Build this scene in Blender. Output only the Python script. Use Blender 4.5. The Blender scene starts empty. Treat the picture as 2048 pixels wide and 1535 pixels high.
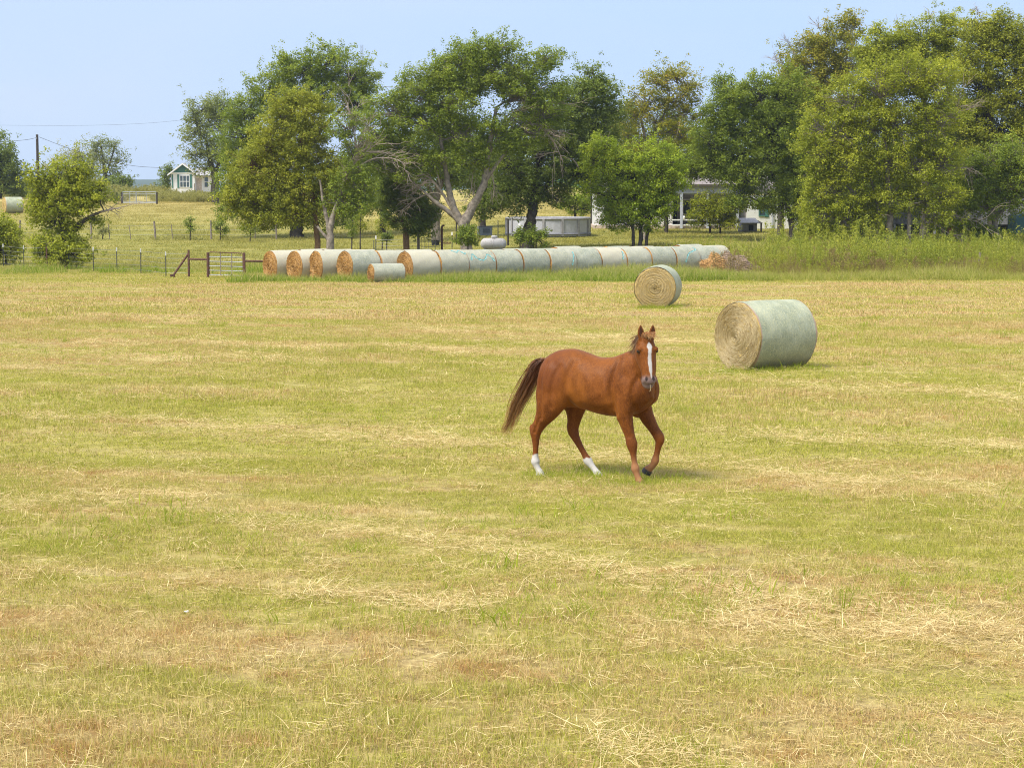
EXPOSURE = 1.19
GD = 1.0
DENOISE = True
import bpy, bmesh, math
import numpy as np
from mathutils import Vector, Matrix

R = np.random.default_rng(11)
PI = math.pi
sc = bpy.context.scene
COL = sc.collection
rad = math.radians

# ------------------------------------------------------------------ camera maths
FPX = 4141.0                       # focal length in photo pixels (2048 wide)
TP = 407.0 / FPX
PIT = math.atan(TP)
SP, CP = math.sin(PIT), math.cos(PIT)
CZ = 3.3


def ray(px, py):
    xc = (px - 1024) / FPX
    yc = -(py - 767.5) / FPX
    return xc, CP + SP * yc, CP * yc - SP


def at(px, py, y):
    """point at distance y on the sight line through a place in the photo"""
    a, b, c = ray(px, py)
    t = y / b
    return Vector((a * t, y, CZ + c * t))


def mpp(y):
    return y / FPX


# ------------------------------------------------------------------ terrain
def _prof(knots):
    k = np.array(knots, float)
    ys = np.arange(-60, 4200, 1.0)
    z = np.interp(ys, k[:, 0], k[:, 1])
    w = 9
    zp = np.pad(z, w, mode='edge')
    z = np.convolve(zp, np.ones(2 * w + 1) / (2 * w + 1), 'valid')
    return ys, z


SL = 55 / FPX
KL = [(-60, SL * 60), (0, 0), (112, -112 * SL), (126, -1.48), (150, -1.02), (185, .42), (205, .97), (240, 1.33), (290, 1.58),
      (340, 1.0), (500, -3), (1500, -9), (4200, -14)]
KR = [(-60, SL * 60), (0, 0), (106, -106 * SL), (125, -1.18), (140, -.52), (155, -.42), (200, .62), (250, 1.75), (300, 2.35),
      (345, 2.0), (500, -1), (1500, -9), (4200, -14)]
YS, ZL = _prof(KL)
_, ZR = _prof(KR)


def ground(x, y):
    x = np.asarray(x, float)
    y = np.asarray(y, float)
    zl = np.interp(y, YS, ZL)
    zr = np.interp(y, YS, ZR)
    a = x / np.maximum(y, 20)
    s = np.clip((a + .07) / .08, 0, 1)
    s = s * s * (3 - 2 * s)
    z = zl * (1 - s) + zr * s
    z = z + .018 * np.sin(x * .55 + 1.3 * np.sin(y * .21)) * np.sin(y * .43 + .7) + .012 * np.sin(x * 1.3 + y * .9)
    return z


def gz(x, y):
    return float(ground(x, y))


def place(px, y):
    """ground point at distance y seen in photo column px"""
    z = 0.0
    x = 0.0
    for _ in range(4):
        depth = y * CP + (CZ - z) * SP
        x = (px - 1024) / FPX * depth
        z = gz(x, y)
    return Vector((x, y, z))


# ------------------------------------------------------------------ object helpers
def tag(o, label=None, cat=None, group=None, kind=None):
    if label: o['label'] = label
    if cat: o['category'] = cat
    if group: o['group'] = group
    if kind: o['kind'] = kind
    return o


def empty(name, loc=(0, 0, 0), rz=0, label=None, cat=None, group=None):
    o = bpy.data.objects.new(name, None)
    COL.objects.link(o)
    o.location = loc
    o.rotation_euler = (0, 0, rz)
    o.empty_display_size = .2
    return tag(o, label, cat, group)


def link(name, me, parent=None, loc=None, rz=None):
    o = bpy.data.objects.new(name, me)
    COL.objects.link(o)
    if parent: o.parent = parent
    if loc is not None: o.location = loc
    if rz is not None: o.rotation_euler = (0, 0, rz)
    return o


def np_mesh(name, V, F, mat=None, attrs=None, smooth=False, vattrs=None):
    """V (n,3); F (m,k) int array (all faces k-sided); attrs: {name: (n,) float}"""
    V = np.ascontiguousarray(V, np.float32)
    F = np.ascontiguousarray(F, np.int32)
    me = bpy.data.meshes.new(name)
    me.vertices.add(len(V))
    me.vertices.foreach_set('co', V.ravel())
    if len(F):
        k = F.shape[1]
        me.loops.add(F.size)
        me.loops.foreach_set('vertex_index', F.ravel())
        me.polygons.add(len(F))
        me.polygons.foreach_set('loop_start', np.arange(0, F.size, k, dtype=np.int32))
        try:
            me.polygons.foreach_set('loop_total', np.full(len(F), k, np.int32))
        except Exception:
            pass
        if smooth:
            me.polygons.foreach_set('use_smooth', np.ones(len(F), bool))
    for n_, a in (attrs or {}).items():
        at_ = me.attributes.new(n_, 'FLOAT', 'POINT')
        at_.data.foreach_set('value', np.ascontiguousarray(a, np.float32))
    for n_, a in (vattrs or {}).items():
        at_ = me.attributes.new(n_, 'FLOAT_VECTOR', 'POINT')
        at_.data.foreach_set('vector', np.ascontiguousarray(a, np.float32).ravel())
    me.update(calc_edges=True)
    me.validate()
    if mat: me.materials.append(mat)
    return me


class MB:
    """collects quads and triangles for ONE mesh object"""

    def __init__(self):
        self.v, self.f, self.n, self.t = [], [], 0, []

    def add(self, V, F, tint=0.5):
        V = np.asarray(V, float)
        for f in F:
            self.f.append([int(i) + self.n for i in f])
        self.v.append(V)
        self.t.append(np.full(len(V), tint))
        self.n += len(V)
        return self

    def box(self, c, s, rz=0, tint=.5, M=None):
        x, y, z = [q / 2 for q in s]
        V = np.array([[a, b, d] for d in (-z, z) for b in (-y, y) for a in (-x, x)], float)
        if M is not None:
            V = V @ np.array(M.to_3x3()).T
        ca, sa = math.cos(rz), math.sin(rz)
        V = np.c_[V[:, 0] * ca - V[:, 1] * sa, V[:, 0] * sa + V[:, 1] * ca, V[:, 2]] + np.array(c)
        return self.add(V, [(0, 2, 3, 1), (4, 5, 7, 6), (0, 1, 5, 4), (2, 6, 7, 3), (0, 4, 6, 2), (1, 3, 7, 5)], tint)

    def tube(self, P, r, n=6, tint=.5, cap=True):
        P = np.asarray(P, float)
        m = len(P)
        r = np.full(m, r) if np.isscalar(r) else np.asarray(r, float)
        T = np.gradient(P, axis=0)
        T /= np.linalg.norm(T, axis=1)[:, None] + 1e-9
        up = np.array([0, 0, 1.0]) if abs(T[0][2]) < .9 else np.array([1.0, 0, 0])
        rings = []
        A = np.cross(T[0], up)
        A /= np.linalg.norm(A)
        ang = np.arange(n) * 2 * PI / n
        for i in range(m):
            A = A - T[i] * A.dot(T[i])
            A /= np.linalg.norm(A) + 1e-9
            B = np.cross(T[i], A)
            rings.append(P[i] + r[i] * (np.cos(ang)[:, None] * A + np.sin(ang)[:, None] * B))
        V = np.concatenate(rings)
        F = []
        for i in range(m - 1):
            for j in range(n):
                k = (j + 1) % n
                F.append((i * n + j, i * n + k, (i + 1) * n + k, (i + 1) * n + j))
        if cap:
            F.append(tuple(range(n - 1, -1, -1)))
            F.append(tuple((m - 1) * n + j for j in range(n)))
        return self.add(V, F, tint)

    def prism(self, poly, y0, y1, tint=.5):
        """poly: list of (x,z); extruded along y"""
        n = len(poly)
        V = [(a, y0, b) for a, b in poly] + [(a, y1, b) for a, b in poly]
        F = [tuple(range(n)), tuple(range(2 * n - 1, n - 1, -1))]
        for i in range(n):
            k = (i + 1) % n
            F.append((i, i + n, k + n, k))
        return self.add(V, F, tint)

    def build(self, name, mat, parent=None, loc=None, rz=None, smooth=False, bevel=0):
        me = bpy.data.meshes.new(name)
        V = np.concatenate(self.v) if self.v else np.zeros((0, 3))
        me.from_pydata(V.tolist(), [], self.f)
        a = me.attributes.new('tint', 'FLOAT', 'POINT')
        a.data.foreach_set('value', np.concatenate(self.t).astype(np.float32))
        bm = bmesh.new()
        bm.from_mesh(me)
        bmesh.ops.recalc_face_normals(bm, faces=bm.faces)
        bm.to_mesh(me)
        bm.free()
        if smooth:
            me.polygons.foreach_set('use_smooth', np.ones(len(me.polygons), bool))
        me.materials.append(mat)
        o = link(name, me, parent, loc, rz)
        if bevel:
            b = o.modifiers.new('bevel', 'BEVEL')
            b.width = bevel
            b.segments = 2
        return o


# ------------------------------------------------------------------ node helpers
class NT:
    def __init__(self, tree):
        self.t = tree
        self.nodes, self.links = tree.nodes, tree.links

    def n(self, typ, ins=None, **props):
        nd = self.nodes.new(typ)
        for k, v in props.items():
            setattr(nd, k, v)
        for k, v in (ins or {}).items():
            s = nd.inputs[k]
            if hasattr(v, 'is_output') or isinstance(v, bpy.types.NodeSocket):
                self.links.new(v, s)
            else:
                s.default_value = v
        return nd

    def math(self, op, a, b=None, c=None, clamp=False):
        ins = {0: a}
        if b is not None: ins[1] = b
        if c is not None: ins[2] = c
        return self.n('ShaderNodeMath', ins, operation=op, use_clamp=clamp).outputs[0]

    def mix(self, f, a, b, mode='MIX'):
        nd = self.n('ShaderNodeMix', None, data_type='RGBA', blend_type=mode)
        nd.clamp_factor = True
        for i, v in ((0, f), (6, a), (7, b)):
            if isinstance(v, bpy.types.NodeSocket):
                self.links.new(v, nd.inputs[i])
            else:
                nd.inputs[i].default_value = v if i == 0 else (*v, 1) if len(v) == 3 else v
        return nd.outputs[2]

    def noise(self, vec, scale, detail=3, rough=.55, dist=0):
        nd = self.n('ShaderNodeTexNoise', {'Scale': scale, 'Detail': detail, 'Roughness': rough, 'Distortion': dist})
        if vec is not None: self.links.new(vec, nd.inputs['Vector'])
        return nd.outputs['Fac']

    def ramp(self, v, lo, hi, smooth=True):
        return self.n('ShaderNodeMapRange', {'Value': v, 'From Min': lo, 'From Max': hi, 'To Min': 0.0, 'To Max': 1.0},
                      interpolation_type='SMOOTHSTEP' if smooth else 'LINEAR', clamp=True).outputs[0]

    def vmul(self, v, s):
        return self.n('ShaderNodeVectorMath', {0: v, 1: s}, operation='MULTIPLY').outputs[0]


def material(name):
    m = bpy.data.materials.new(name)
    m.use_nodes = True
    t = NT(m.node_tree)
    m.node_tree.nodes.clear()
    out = t.n('ShaderNodeOutputMaterial')
    return m, t, out


def principled(t, out, col, rough=.7, spec=.3, bump=None, bstr=.3, bdist=.02, **kw):
    p = t.n('ShaderNodeBsdfPrincipled')
    p.inputs['Roughness'].default_value = rough if not isinstance(rough, bpy.types.NodeSocket) else .5
    if isinstance(rough, bpy.types.NodeSocket): t.links.new(rough, p.inputs['Roughness'])
    p.inputs['Specular IOR Level'].default_value = spec
    if isinstance(col, bpy.types.NodeSocket):
        t.links.new(col, p.inputs['Base Color'])
    else:
        p.inputs['Base Color'].default_value = (*col, 1)
    for k, v in kw.items():
        p.inputs[k].default_value = v
    if bump is not None:
        b = t.n('ShaderNodeBump', {'Strength': bstr, 'Distance': bdist, 'Height': bump})
        t.links.new(b.outputs[0], p.inputs['Normal'])
    t.links.new(p.outputs[0], out.inputs[0])
    return p


def simple(name, col, rough=.7, spec=.3, var=.25, scale=6.0, stain=None, metallic=0.0):
    """paint / wood / metal with blotches of wear"""
    m, t, out = material(name)
    co = t.n('ShaderNodeTexCoord').outputs['Object']
    nz = t.noise(co, scale, 5, .65)
    nz2 = t.noise(co, scale * 7, 3, .6)
    dark = tuple(c * (1 - var) for c in col)
    lite = tuple(min(1, c * (1 + var * .6)) for c in col)
    c = t.mix(t.ramp(nz, .3, .7), dark, lite)
    if stain is not None:
        c = t.mix(t.math('MULTIPLY', t.ramp(nz2, .5, .75), t.ramp(nz, .42, .62)), c, stain)
    p = principled(t, out, c, rough, spec, nz2, .15, .01)
    p.inputs['Metallic'].default_value = metallic
    return m


# ------------------------------------------------------------------ render settings, camera, light
sc.view_settings.view_transform = 'Standard'
sc.view_settings.look = 'None'
sc.view_settings.gamma = 1
sc.view_settings.exposure = EXPOSURE if 'EXPOSURE' in globals() else 0.0
sc.cycles.max_bounces = 8
sc.cycles.transparent_max_bounces = 8
sc.cycles.use_denoising = DENOISE
sc.cycles.denoising_prefilter = 'NONE'
sc.cycles.filter_width = 1.05

cam = bpy.data.cameras.new('camera')
cam.sensor_width = 36
cam.lens = 36 * FPX / 2048
cam.clip_start = .1
cam.clip_end = 9000
camo = bpy.data.objects.new('camera', cam)
COL.objects.link(camo)
camo.location = (0, 0, CZ)
camo.rotation_euler = (PI / 2 - PIT, 0, 0)
sc.camera = camo

SUN_DIR = Vector((-.66, -.56, 1.25)).normalized()     # towards the sun: high, left, a little behind the camera
SUN_EL = math.asin(SUN_DIR.z)
SUN_AZ = math.atan2(SUN_DIR.x, SUN_DIR.y)
sl = bpy.data.lights.new('sun', 'SUN')
sl.energy = 2.5
sl.angle = rad(15)
sl.color = (1, .945, .83)
slo = bpy.data.objects.new('sun', sl)
COL.objects.link(slo)
slo.rotation_euler = SUN_DIR.to_track_quat('Z', 'Y').to_euler()
slo.location = (-30, -20, 60)

w = bpy.data.worlds.new('World')
sc.world = w
w.use_nodes = True
t = NT(w.node_tree)
w.node_tree.nodes.clear()
wo = t.n('ShaderNodeOutputWorld')
sky = t.n('ShaderNodeTexSky', None, sky_type='NISHITA', sun_disc=False, sun_elevation=SUN_EL, sun_rotation=SUN_AZ % (2 * PI),
          altitude=200, air_density=1.0, dust_density=0.25, ozone_density=3.5)
gen = t.n('ShaderNodeTexCoord').outputs['Generated']
# hazy summer air low over the land, and a thin veil of high cloud that thickens to the left
gs_ = t.n('ShaderNodeSeparateXYZ', {0: gen})
high = t.mix(.62, sky.outputs[0], (3.9, 3.95, 4.0))
lowsky = t.math('MULTIPLY', t.ramp(gs_.outputs[2], .42, .06), .9)
cl = t.mix(lowsky, high, (1.38, 1.93, 2.86))
stretch = t.vmul(gen, (2.2, 2.2, 7.0))
side = t.ramp(gs_.outputs[0], .16, -.26)
veil = t.math('MULTIPLY', t.math('ADD', t.math('MULTIPLY', side, .42), t.math('MULTIPLY', t.ramp(t.noise(stretch, 1.6, 5, .55, .5), .40, .75), .35)), t.ramp(gs_.outputs[2], .9, .1))
cl = t.mix(veil, cl, (2.02, 2.36, 2.92))
bg = t.n('ShaderNodeBackground', {'Color': cl, 'Strength': .15})
t.links.new(bg.outputs[0], wo.inputs[0])
# ------------------------------------------------------------------ ground pattern shared by the soil and the grass
grp = bpy.data.node_groups.new('field_pattern', 'ShaderNodeTree')
grp.interface.new_socket('Position', in_out='INPUT', socket_type='NodeSocketVector')
for nm in ('green', 'straw', 'rust', 'yard', 'far', 'swath'):
    grp.interface.new_socket(nm, in_out='OUTPUT', socket_type='NodeSocketFloat')
t = NT(grp)
gi = t.n('NodeGroupInput')
go = t.n('NodeGroupOutput')
P = gi.outputs[0]
sep = t.n('ShaderNodeSeparateXYZ', {0: P})
X, Y = sep.outputs[0], sep.outputs[1]
ca, sa = math.cos(rad(21)), math.sin(rad(21))
vv = t.math('ADD', t.math('MULTIPLY', X, sa), t.math('MULTIPLY', Y, ca))
uu = t.math('SUBTRACT', t.math('MULTIPLY', X, ca), t.math('MULTIPLY', Y, sa))
swc = t.n('ShaderNodeCombineXYZ', {0: uu, 1: vv, 2: 0.0}).outputs[0]
wob = t.noise(P, .09, 3, .5)
vph = t.math('ADD', vv, t.math('MULTIPLY', wob, 3.2))
sw1 = t.ramp(t.math('SINE', t.math('MULTIPLY', vph, 2 * PI / 4.15)), .62, .99)
sw2 = t.ramp(t.math('SINE', t.math('MULTIPLY', t.math('ADD', vph, .9), 2 * PI / 2.6)), .7, 1.0)
brk = t.noise(t.vmul(swc, (.13, .9, 1)), 1.0, 4, .6)
brk2 = t.noise(t.vmul(swc, (.35, 2.6, 1)), 1.0, 5, .65)
s1 = t.math('MULTIPLY', t.math('MULTIPLY', sw1, t.ramp(brk, .45, .65)), .8)
s2 = t.math('MULTIPLY', t.math('MULTIPLY', sw2, t.ramp(brk2, .46, .64)), t.math('ADD', .42, t.math('MULTIPLY', t.ramp(Y, 40, 55), .4)))
swath = t.math('MAXIMUM', s1, s2)
swath = t.math('MULTIPLY', swath, t.ramp(Y, 97, 90))
g1 = t.noise(t.vmul(swc, (.10, .33, 1)), 1.0, 4, .6)
g2 = t.noise(t.vmul(P, (1, 1.5, 1)), .75, 4, .65)
gsum = t.math('ADD', t.math('MULTIPLY', g1, .62), t.math('MULTIPLY', g2, .38))
# the middle of the field (20-42 m) grew back greener than the near and far ends
mid = t.math('MULTIPLY', t.ramp(Y, 15.5, 24), t.ramp(Y, 62, 36))
gsum = t.math('ADD', gsum, t.math('MULTIPLY', mid, .075))
strip = t.ramp(Y, 88, 94)
gsum = t.math('ADD', gsum, t.math('MULTIPLY', strip, .10))
green = t.math('ADD', .11, t.math('MULTIPLY', t.ramp(gsum, .40, .64), .80))
straw = t.ramp(t.noise(t.vmul(swc, (.25, 1.1, 1)), 1.0, 5, .7), .44, .68)
rust = t.math('MULTIPLY', t.ramp(t.noise(P, 2.4, 5, .75), .46, .66), t.ramp(green, .8, .15))
rust = t.math('ADD', rust, t.math('MULTIPLY', t.ramp(Y, 52, 72), .10), None, True)
yard = t.ramp(Y, 100, 112)
far = t.ramp(Y, 150, 200)
for k, v in (('green', green), ('straw', straw), ('rust', rust), ('yard', yard), ('far', far), ('swath', swath)):
    t.links.new(v, go.inputs[k])


def pattern(t):
    geo = t.n('ShaderNodeNewGeometry')
    g = t.n('ShaderNodeGroup')
    g.node_tree = grp
    t.links.new(geo.outputs['Position'], g.inputs[0])
    return geo.outputs['Position'], g.outputs


# ground sheet
M_ground, t, out = material('ground')
pos, g = pattern(t)
nf = t.noise(t.vmul(pos, (1, .55, 1)), 9, 6, .75)
nm = t.noise(t.vmul(pos, (.6, 1.6, 1)), 2.2, 6, .7)
c = t.mix(t.ramp(nf, .3, .72), (.245, .165, .070), (.53, .40, .175))           # straw litter over brown earth
c = t.mix(t.math('MULTIPLY', t.ramp(t.noise(pos, 5.5, 5, .7), .50, .64), .75), c, (.120, .076, .042))
c = t.mix(t.math('MULTIPLY', g['rust'], .7), c, (.27, .135, .055))
gr = t.mix(t.ramp(nm, .3, .7), (.19, .195, .030), (.40, .365, .080))
c = t.mix(t.math('MULTIPLY', g['green'], t.math('ADD', .45, t.math('MULTIPLY', nf, .5))), c, gr)
c = t.mix(t.math('MULTIPLY', g['swath'], t.math('ADD', .35, t.math('MULTIPLY', nf, .8))), c, (.50, .39, .20))
yd = t.mix(t.ramp(nm, .35, .65), (.165, .168, .034), (.31, .275, .075))
yd = t.mix(t.math('MULTIPLY', t.ramp(t.noise(t.vmul(pos, (.05, .22, 1)), 1.0, 4, .6), .5, .7), .7), yd, (.43, .35, .135))
c = t.mix(g['yard'], c, yd)
fp = t.mix(t.ramp(t.noise(t.vmul(pos, (.04, .16, 1)), 1.0, 5, .65), .35, .68), (.27, .23, .065), (.45, .355, .13))
fp = t.mix(t.math('MULTIPLY', t.ramp(nm, .5, .75), .4), fp, (.22, .19, .055))
c = t.mix(g['far'], c, fp)
far2 = t.ramp(t.n('ShaderNodeSeparateXYZ', {0: pos}).outputs[1], 420, 900)
c = t.mix(far2, c, (.06, .085, .03))
hgt = t.math('ADD', nf, t.math('MULTIPLY', nm, .7))
principled(t, out, c, .95, .1, hgt, .9, .06)

ycoord = np.concatenate([np.arange(-40, 110, 1.0), np.arange(110, 360, 3.0), np.geomspace(360, 4200, 40)])
scol = np.linspace(-1, 1, 141)
XX = scol[None, :] * (38 + .75 * np.maximum(ycoord, 0))[:, None]
YY = np.repeat(ycoord[:, None], 141, 1)
ZZ = ground(XX, YY)
nr, ncol = XX.shape
idx = np.arange(nr * ncol).reshape(nr, ncol)
F = np.stack([idx[:-1, :-1], idx[:-1, 1:], idx[1:, 1:], idx[1:, :-1]], -1).reshape(-1, 4)
o = link('ground', np_mesh('ground', np.c_[XX.ravel(), YY.ravel(), ZZ.ravel()], F, M_ground, smooth=True))
tag(o, kind='structure')

# far ridge on the horizon
M_hill = simple('far_wooded_hill', (.045, .07, .03), .95, .05, .3, .01)
hx = np.linspace(-2600, 2600, 160)
prof = 19 + 4.5 * np.sin(hx / 410 + 1) + 3 * np.sin(hx / 150) + 1.2 * np.sin(hx / 47)
rows = [(2500, -.0), (2750, .75), (3050, 1.0), (3500, .55)]
V = np.concatenate([np.c_[hx, np.full_like(hx, yy), -14 + (prof - 1.5) * k] for yy, k in rows])
idx = np.arange(len(V)).reshape(len(rows), -1)
F = np.stack([idx[:-1, :-1], idx[:-1, 1:], idx[1:, 1:], idx[1:, :-1]], -1).reshape(-1, 4)
o = link('hills', np_mesh('hills', V, F, M_hill, smooth=True))
tag(o, kind='structure')


# ------------------------------------------------------------------ grass blades
def blades(n, hmin, hmax, wid, spread, lean, rng, seg=3, flat=0.0, droop=.5):
    """n tapered blades rooted in a disc; returns V, F, tint, hh"""
    a = rng.uniform(0, 2 * PI, n)
    rr = spread * np.sqrt(rng.uniform(0, 1, n))
    root = np.c_[rr * np.cos(a), rr * np.sin(a), np.zeros(n)]
    h = rng.uniform(hmin, hmax, n) ** 1.0
    d = rng.uniform(0, 2 * PI, n)
    dirv = np.c_[np.cos(d), np.sin(d), np.zeros(n)]
    face = rng.uniform(0, 2 * PI, n)
    side = np.c_[np.cos(face), np.sin(face), np.zeros(n)]
    ln = rng.uniform(.1, 1, n) * lean
    ww = wid * rng.uniform(.6, 1.4, n)
    V = np.zeros((n, (seg + 1) * 2, 3))
    z0 = rng.uniform(.005, .035, n) * (1 if flat else 0)
    for s in range(seg + 1):
        q = s / seg
        up = h * (q - droop * ln * q * q * .5)
        out_ = h * ln * q ** 1.7
        if flat:
            up = z0 + h * flat * rng.uniform(-.2, 1, n) * q * (1 - q * .7)
            out_ = h * q
        c = root + dirv * out_[:, None] + np.c_[np.zeros(n), np.zeros(n), up]
        wq = ww * (1 - .85 * q ** 1.6)
        sd = side if not flat else np.c_[-dirv[:, 1], dirv[:, 0], rng.uniform(-.5, .5, n)]
        V[:, 2 * s] = c - sd * wq[:, None] / 2
        V[:, 2 * s + 1] = c + sd * wq[:, None] / 2
    base = np.arange(n)[:, None, None] * (seg + 1) * 2
    q = np.array([[2 * s, 2 * s + 1, 2 * s + 3, 2 * s + 2] for s in range(seg)])
    F = (base + q[None]).reshape(-1, 4)
    k = (seg + 1) * 2
    tint = np.repeat(rng.uniform(0, 1, n), k)
    hh = np.tile(np.repeat(np.linspace(0, 1, seg + 1), 2), n)
    return V.reshape(-1, 3), F, tint, hh


def grass_material(name, kind):
    m, t, out = material(name)
    pos, g = pattern(t)
    tint = t.n('ShaderNodeAttribute', None, attribute_name='tint').outputs['Fac']
    hh = t.n('ShaderNodeAttribute', None, attribute_name='hh').outputs['Fac']
    straw = t.mix(t.ramp(tint, .1, .95, False), (.44, .305, .115), (.90, .74, .39))
    rust = t.mix(tint, (.40, .205, .075), (.64, .38, .14))
    green = t.mix(tint, (.24, .265, .024), (.57, .54, .098))
    if kind == 'stubble':
        # share of green blades follows the patch pattern; every blade is one or the other
        f = t.ramp(t.math('SUBTRACT', t.math('ADD', t.math('MULTIPLY', g['green'], .95), .03),
                          t.n('ShaderNodeTexWhiteNoise', {'W': t.math('MULTIPLY', tint, 977.0)}, noise_dimensions='1D').outputs[0]), -.12, .12)
        c = t.mix(t.math('MULTIPLY', g['rust'], .9), straw, rust)
        f = t.math('MULTIPLY', f, t.math('SUBTRACT', 1.0, t.math('MULTIPLY', g['swath'], .8)))
        c = t.mix(f, c, green)
        c = t.mix(g['yard'], c, t.mix(t.math('MULTIPLY', tint, .9), (.25, .26, .042), (.52, .46, .13)))
        c = t.mix(g['far'], c, t.mix(tint, (.34, .29, .075), (.56, .46, .17)))
        c = t.mix(t.math('MULTIPLY', hh, .35), c, t.mix(.5, c, (.62, .54, .25)))
    elif kind == 'green':
        c = t.mix(tint, (.20, .275, .018), (.46, .50, .06))
        c = t.mix(t.ramp(tint, .86, .95), c, (.55, .45, .2))
    elif kind == 'straw':
        c = t.mix(tint, (.56, .42, .175), (.93, .79, .46))
    else:                               # tall strip grass
        c = t.mix(tint, (.17, .26, .022), (.38, .47, .055))
        c = t.mix(t.ramp(hh, .55, 1.0), c, (.45, .42, .12))
        c = t.mix(t.ramp(tint, .72, .95), c, (.58, .50, .20))
        c = t.mix(t.math('MULTIPLY', t.ramp(t.n('ShaderNodeSeparateXYZ', {0: pos}).outputs[0], 8, 14), .55), c, t.mix(tint, (.34, .33, .06), (.60, .52, .18)))
    d = t.n('ShaderNodeBsdfDiffuse', {'Color': c, 'Roughness': .6})
    tr = t.n('ShaderNodeBsdfTranslucent', {'Color': c})
    mx = t.n('ShaderNodeMixShader', {0: .38, 1: d.outputs[0], 2: tr.outputs[0]})
    t.links.new(mx.outputs[0], out.inputs[0])
    return m


def tuft_mesh(name, parts, mat):
    Vs, Fs, Ts, Hs, n = [], [], [], [], 0
    for V, F, T, Hh in parts:
        Vs.append(V); Fs.append(F + n); Ts.append(T); Hs.append(Hh); n += len(V)
    return np_mesh(name, np.concatenate(Vs), np.concatenate(Fs), mat, {'tint': np.concatenate(Ts), 'hh': np.concatenate(Hs)})


def scatter(name, P, rot, scl, meshes, variant, label=None):
    """one object: points that carry instances of the given tuft meshes"""
    me = np_mesh(name, P, np.zeros((0, 4), int), None, {'variant': variant}, vattrs={'rot': rot, 'scl': scl})
    o = link(name, me)
    tag(o, label, kind='stuff')
    coll = bpy.data.collections.new(name + '_tufts')
    for i, m in enumerate(meshes):
        coll.objects.link(bpy.data.objects.new('%s_tuft_%02d' % (name, i), m))
    ng = bpy.data.node_groups.new(name + '_scatter', 'GeometryNodeTree')
    ng.interface.new_socket('Geometry', in_out='INPUT', socket_type='NodeSocketGeometry')
    ng.interface.new_socket('Geometry', in_out='OUTPUT', socket_type='NodeSocketGeometry')
    t = NT(ng)
    gi = t.n('NodeGroupInput')
    go = t.n('NodeGroupOutput')
    ci = t.n('GeometryNodeCollectionInfo')
    ci.inputs[0].default_value = coll
    ci.inputs[1].default_value = True
    ci.inputs[2].default_value = True
    iop = t.n('GeometryNodeInstanceOnPoints')
    t.links.new(gi.outputs[0], iop.inputs['Points'])
    t.links.new(ci.outputs[0], iop.inputs['Instance'])
    iop.inputs['Pick Instance'].default_value = True

    def named(nm, typ):
        nd = t.n('GeometryNodeInputNamedAttribute', None, data_type=typ)
        nd.inputs[0].default_value = nm
        return nd.outputs[0]
    t.links.new(named('variant', 'FLOAT'), iop.inputs['Instance Index'])
    e2r = t.n('FunctionNodeEulerToRotation', {0: named('rot', 'FLOAT_VECTOR')})
    t.links.new(e2r.outputs[0], iop.inputs['Rotation'])
    t.links.new(named('scl', 'FLOAT_VECTOR'), iop.inputs['Scale'])
    t.links.new(iop.outputs[0], go.inputs[0])
    md = o.modifiers.new('scatter', 'NODES')
    md.node_group = ng
    return o


def np_noise(x, y, seed):
    """cheap smooth value noise for choosing where tufts grow"""
    rs = np.random.default_rng(seed)
    v = np.zeros_like(x)
    for k in range(9):
        a = rs.uniform(0, 2 * PI)
        f = rs.uniform(.25, 1.0)
        v += np.sin((x * math.cos(a) + y * math.sin(a)) * f + rs.uniform(0, 6.3))
    return v / 3.0


def field_points(n, y0, y1, margin=1.25, power=1.0):
    """points spread so that their density falls off with distance"""
    u = R.uniform(0, 1, n)
    if power == 1.0:      # equal share per unit of log distance
        y = y0 * (y1 / y0) ** u
    else:
        y = (y0 ** power + u * (y1 ** power - y0 ** power)) ** (1 / power)
    u2 = R.uniform(-1, 1, n)
    wide = R.uniform(0, 1, n) < .42
    u2 = np.where(wide, np.sign(u2) * (.62 + .38 * np.abs(R.normal(0, .55, n))) * 1.15, u2 * .72)
    x = u2 * (y * 1024 / FPX * margin * 1.45 + 3.0)
    return x, y


M_stub = grass_material('stubble_blade', 'stubble')
M_green = grass_material('green_blade', 'green')
M_straw = grass_material('straw_strand', 'straw')
M_tall = grass_material('tall_grass_blade', 'tall')

rg = np.random.default_rng(5)
near_t = [tuft_mesh('stubble_near_%d' % i, [blades(74, .018, .060, .0046, .17, 1.0, rg), blades(9, .05, .105, .0045, .17, 1.3, rg), blades(12, .05, .13, .0042, .17, .5, rg, 3, flat=.15)], M_stub) for i in range(7)]
far_t = [tuft_mesh('stubble_far_%d' % i, [blades(62, .022, .072, .010, .42, .9, rg, 2), blades(7, .05, .12, .008, .4, 1.2, rg, 2), blades(10, .08, .22, .008, .4, .5, rg, 2, flat=.15)], M_stub) for i in range(5)]
edge_t = [tuft_mesh('stubble_edge_%d' % i, [blades(55, .03, .085, .022, .85, .9, rg, 2)], M_stub) for i in range(4)]


def stub(n, y0, y1, size, lo, hi, power):
    x, y = field_points(n, y0, y1, 1.3, power)
    bare = (np_noise(x * 2.6, y * 1.7, 77) > .92) & (R.uniform(0, 1, n) < .55) & (y < 60)
    x, y = x[~bare], y[~bare]
    n = len(x)
    z = ground(x, y) - .004
    P = np.c_[x, y, z]
    rot = np.c_[np.zeros(n), np.zeros(n), R.uniform(0, 2 * PI, n)]
    s = R.uniform(lo, hi, n)
    hs = s * (1 + .35 * np.clip(np_noise(x * 1.1, y * 1.1, 3), -1, 1.4))
    return P, rot, np.c_[s, s, hs], n


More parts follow.
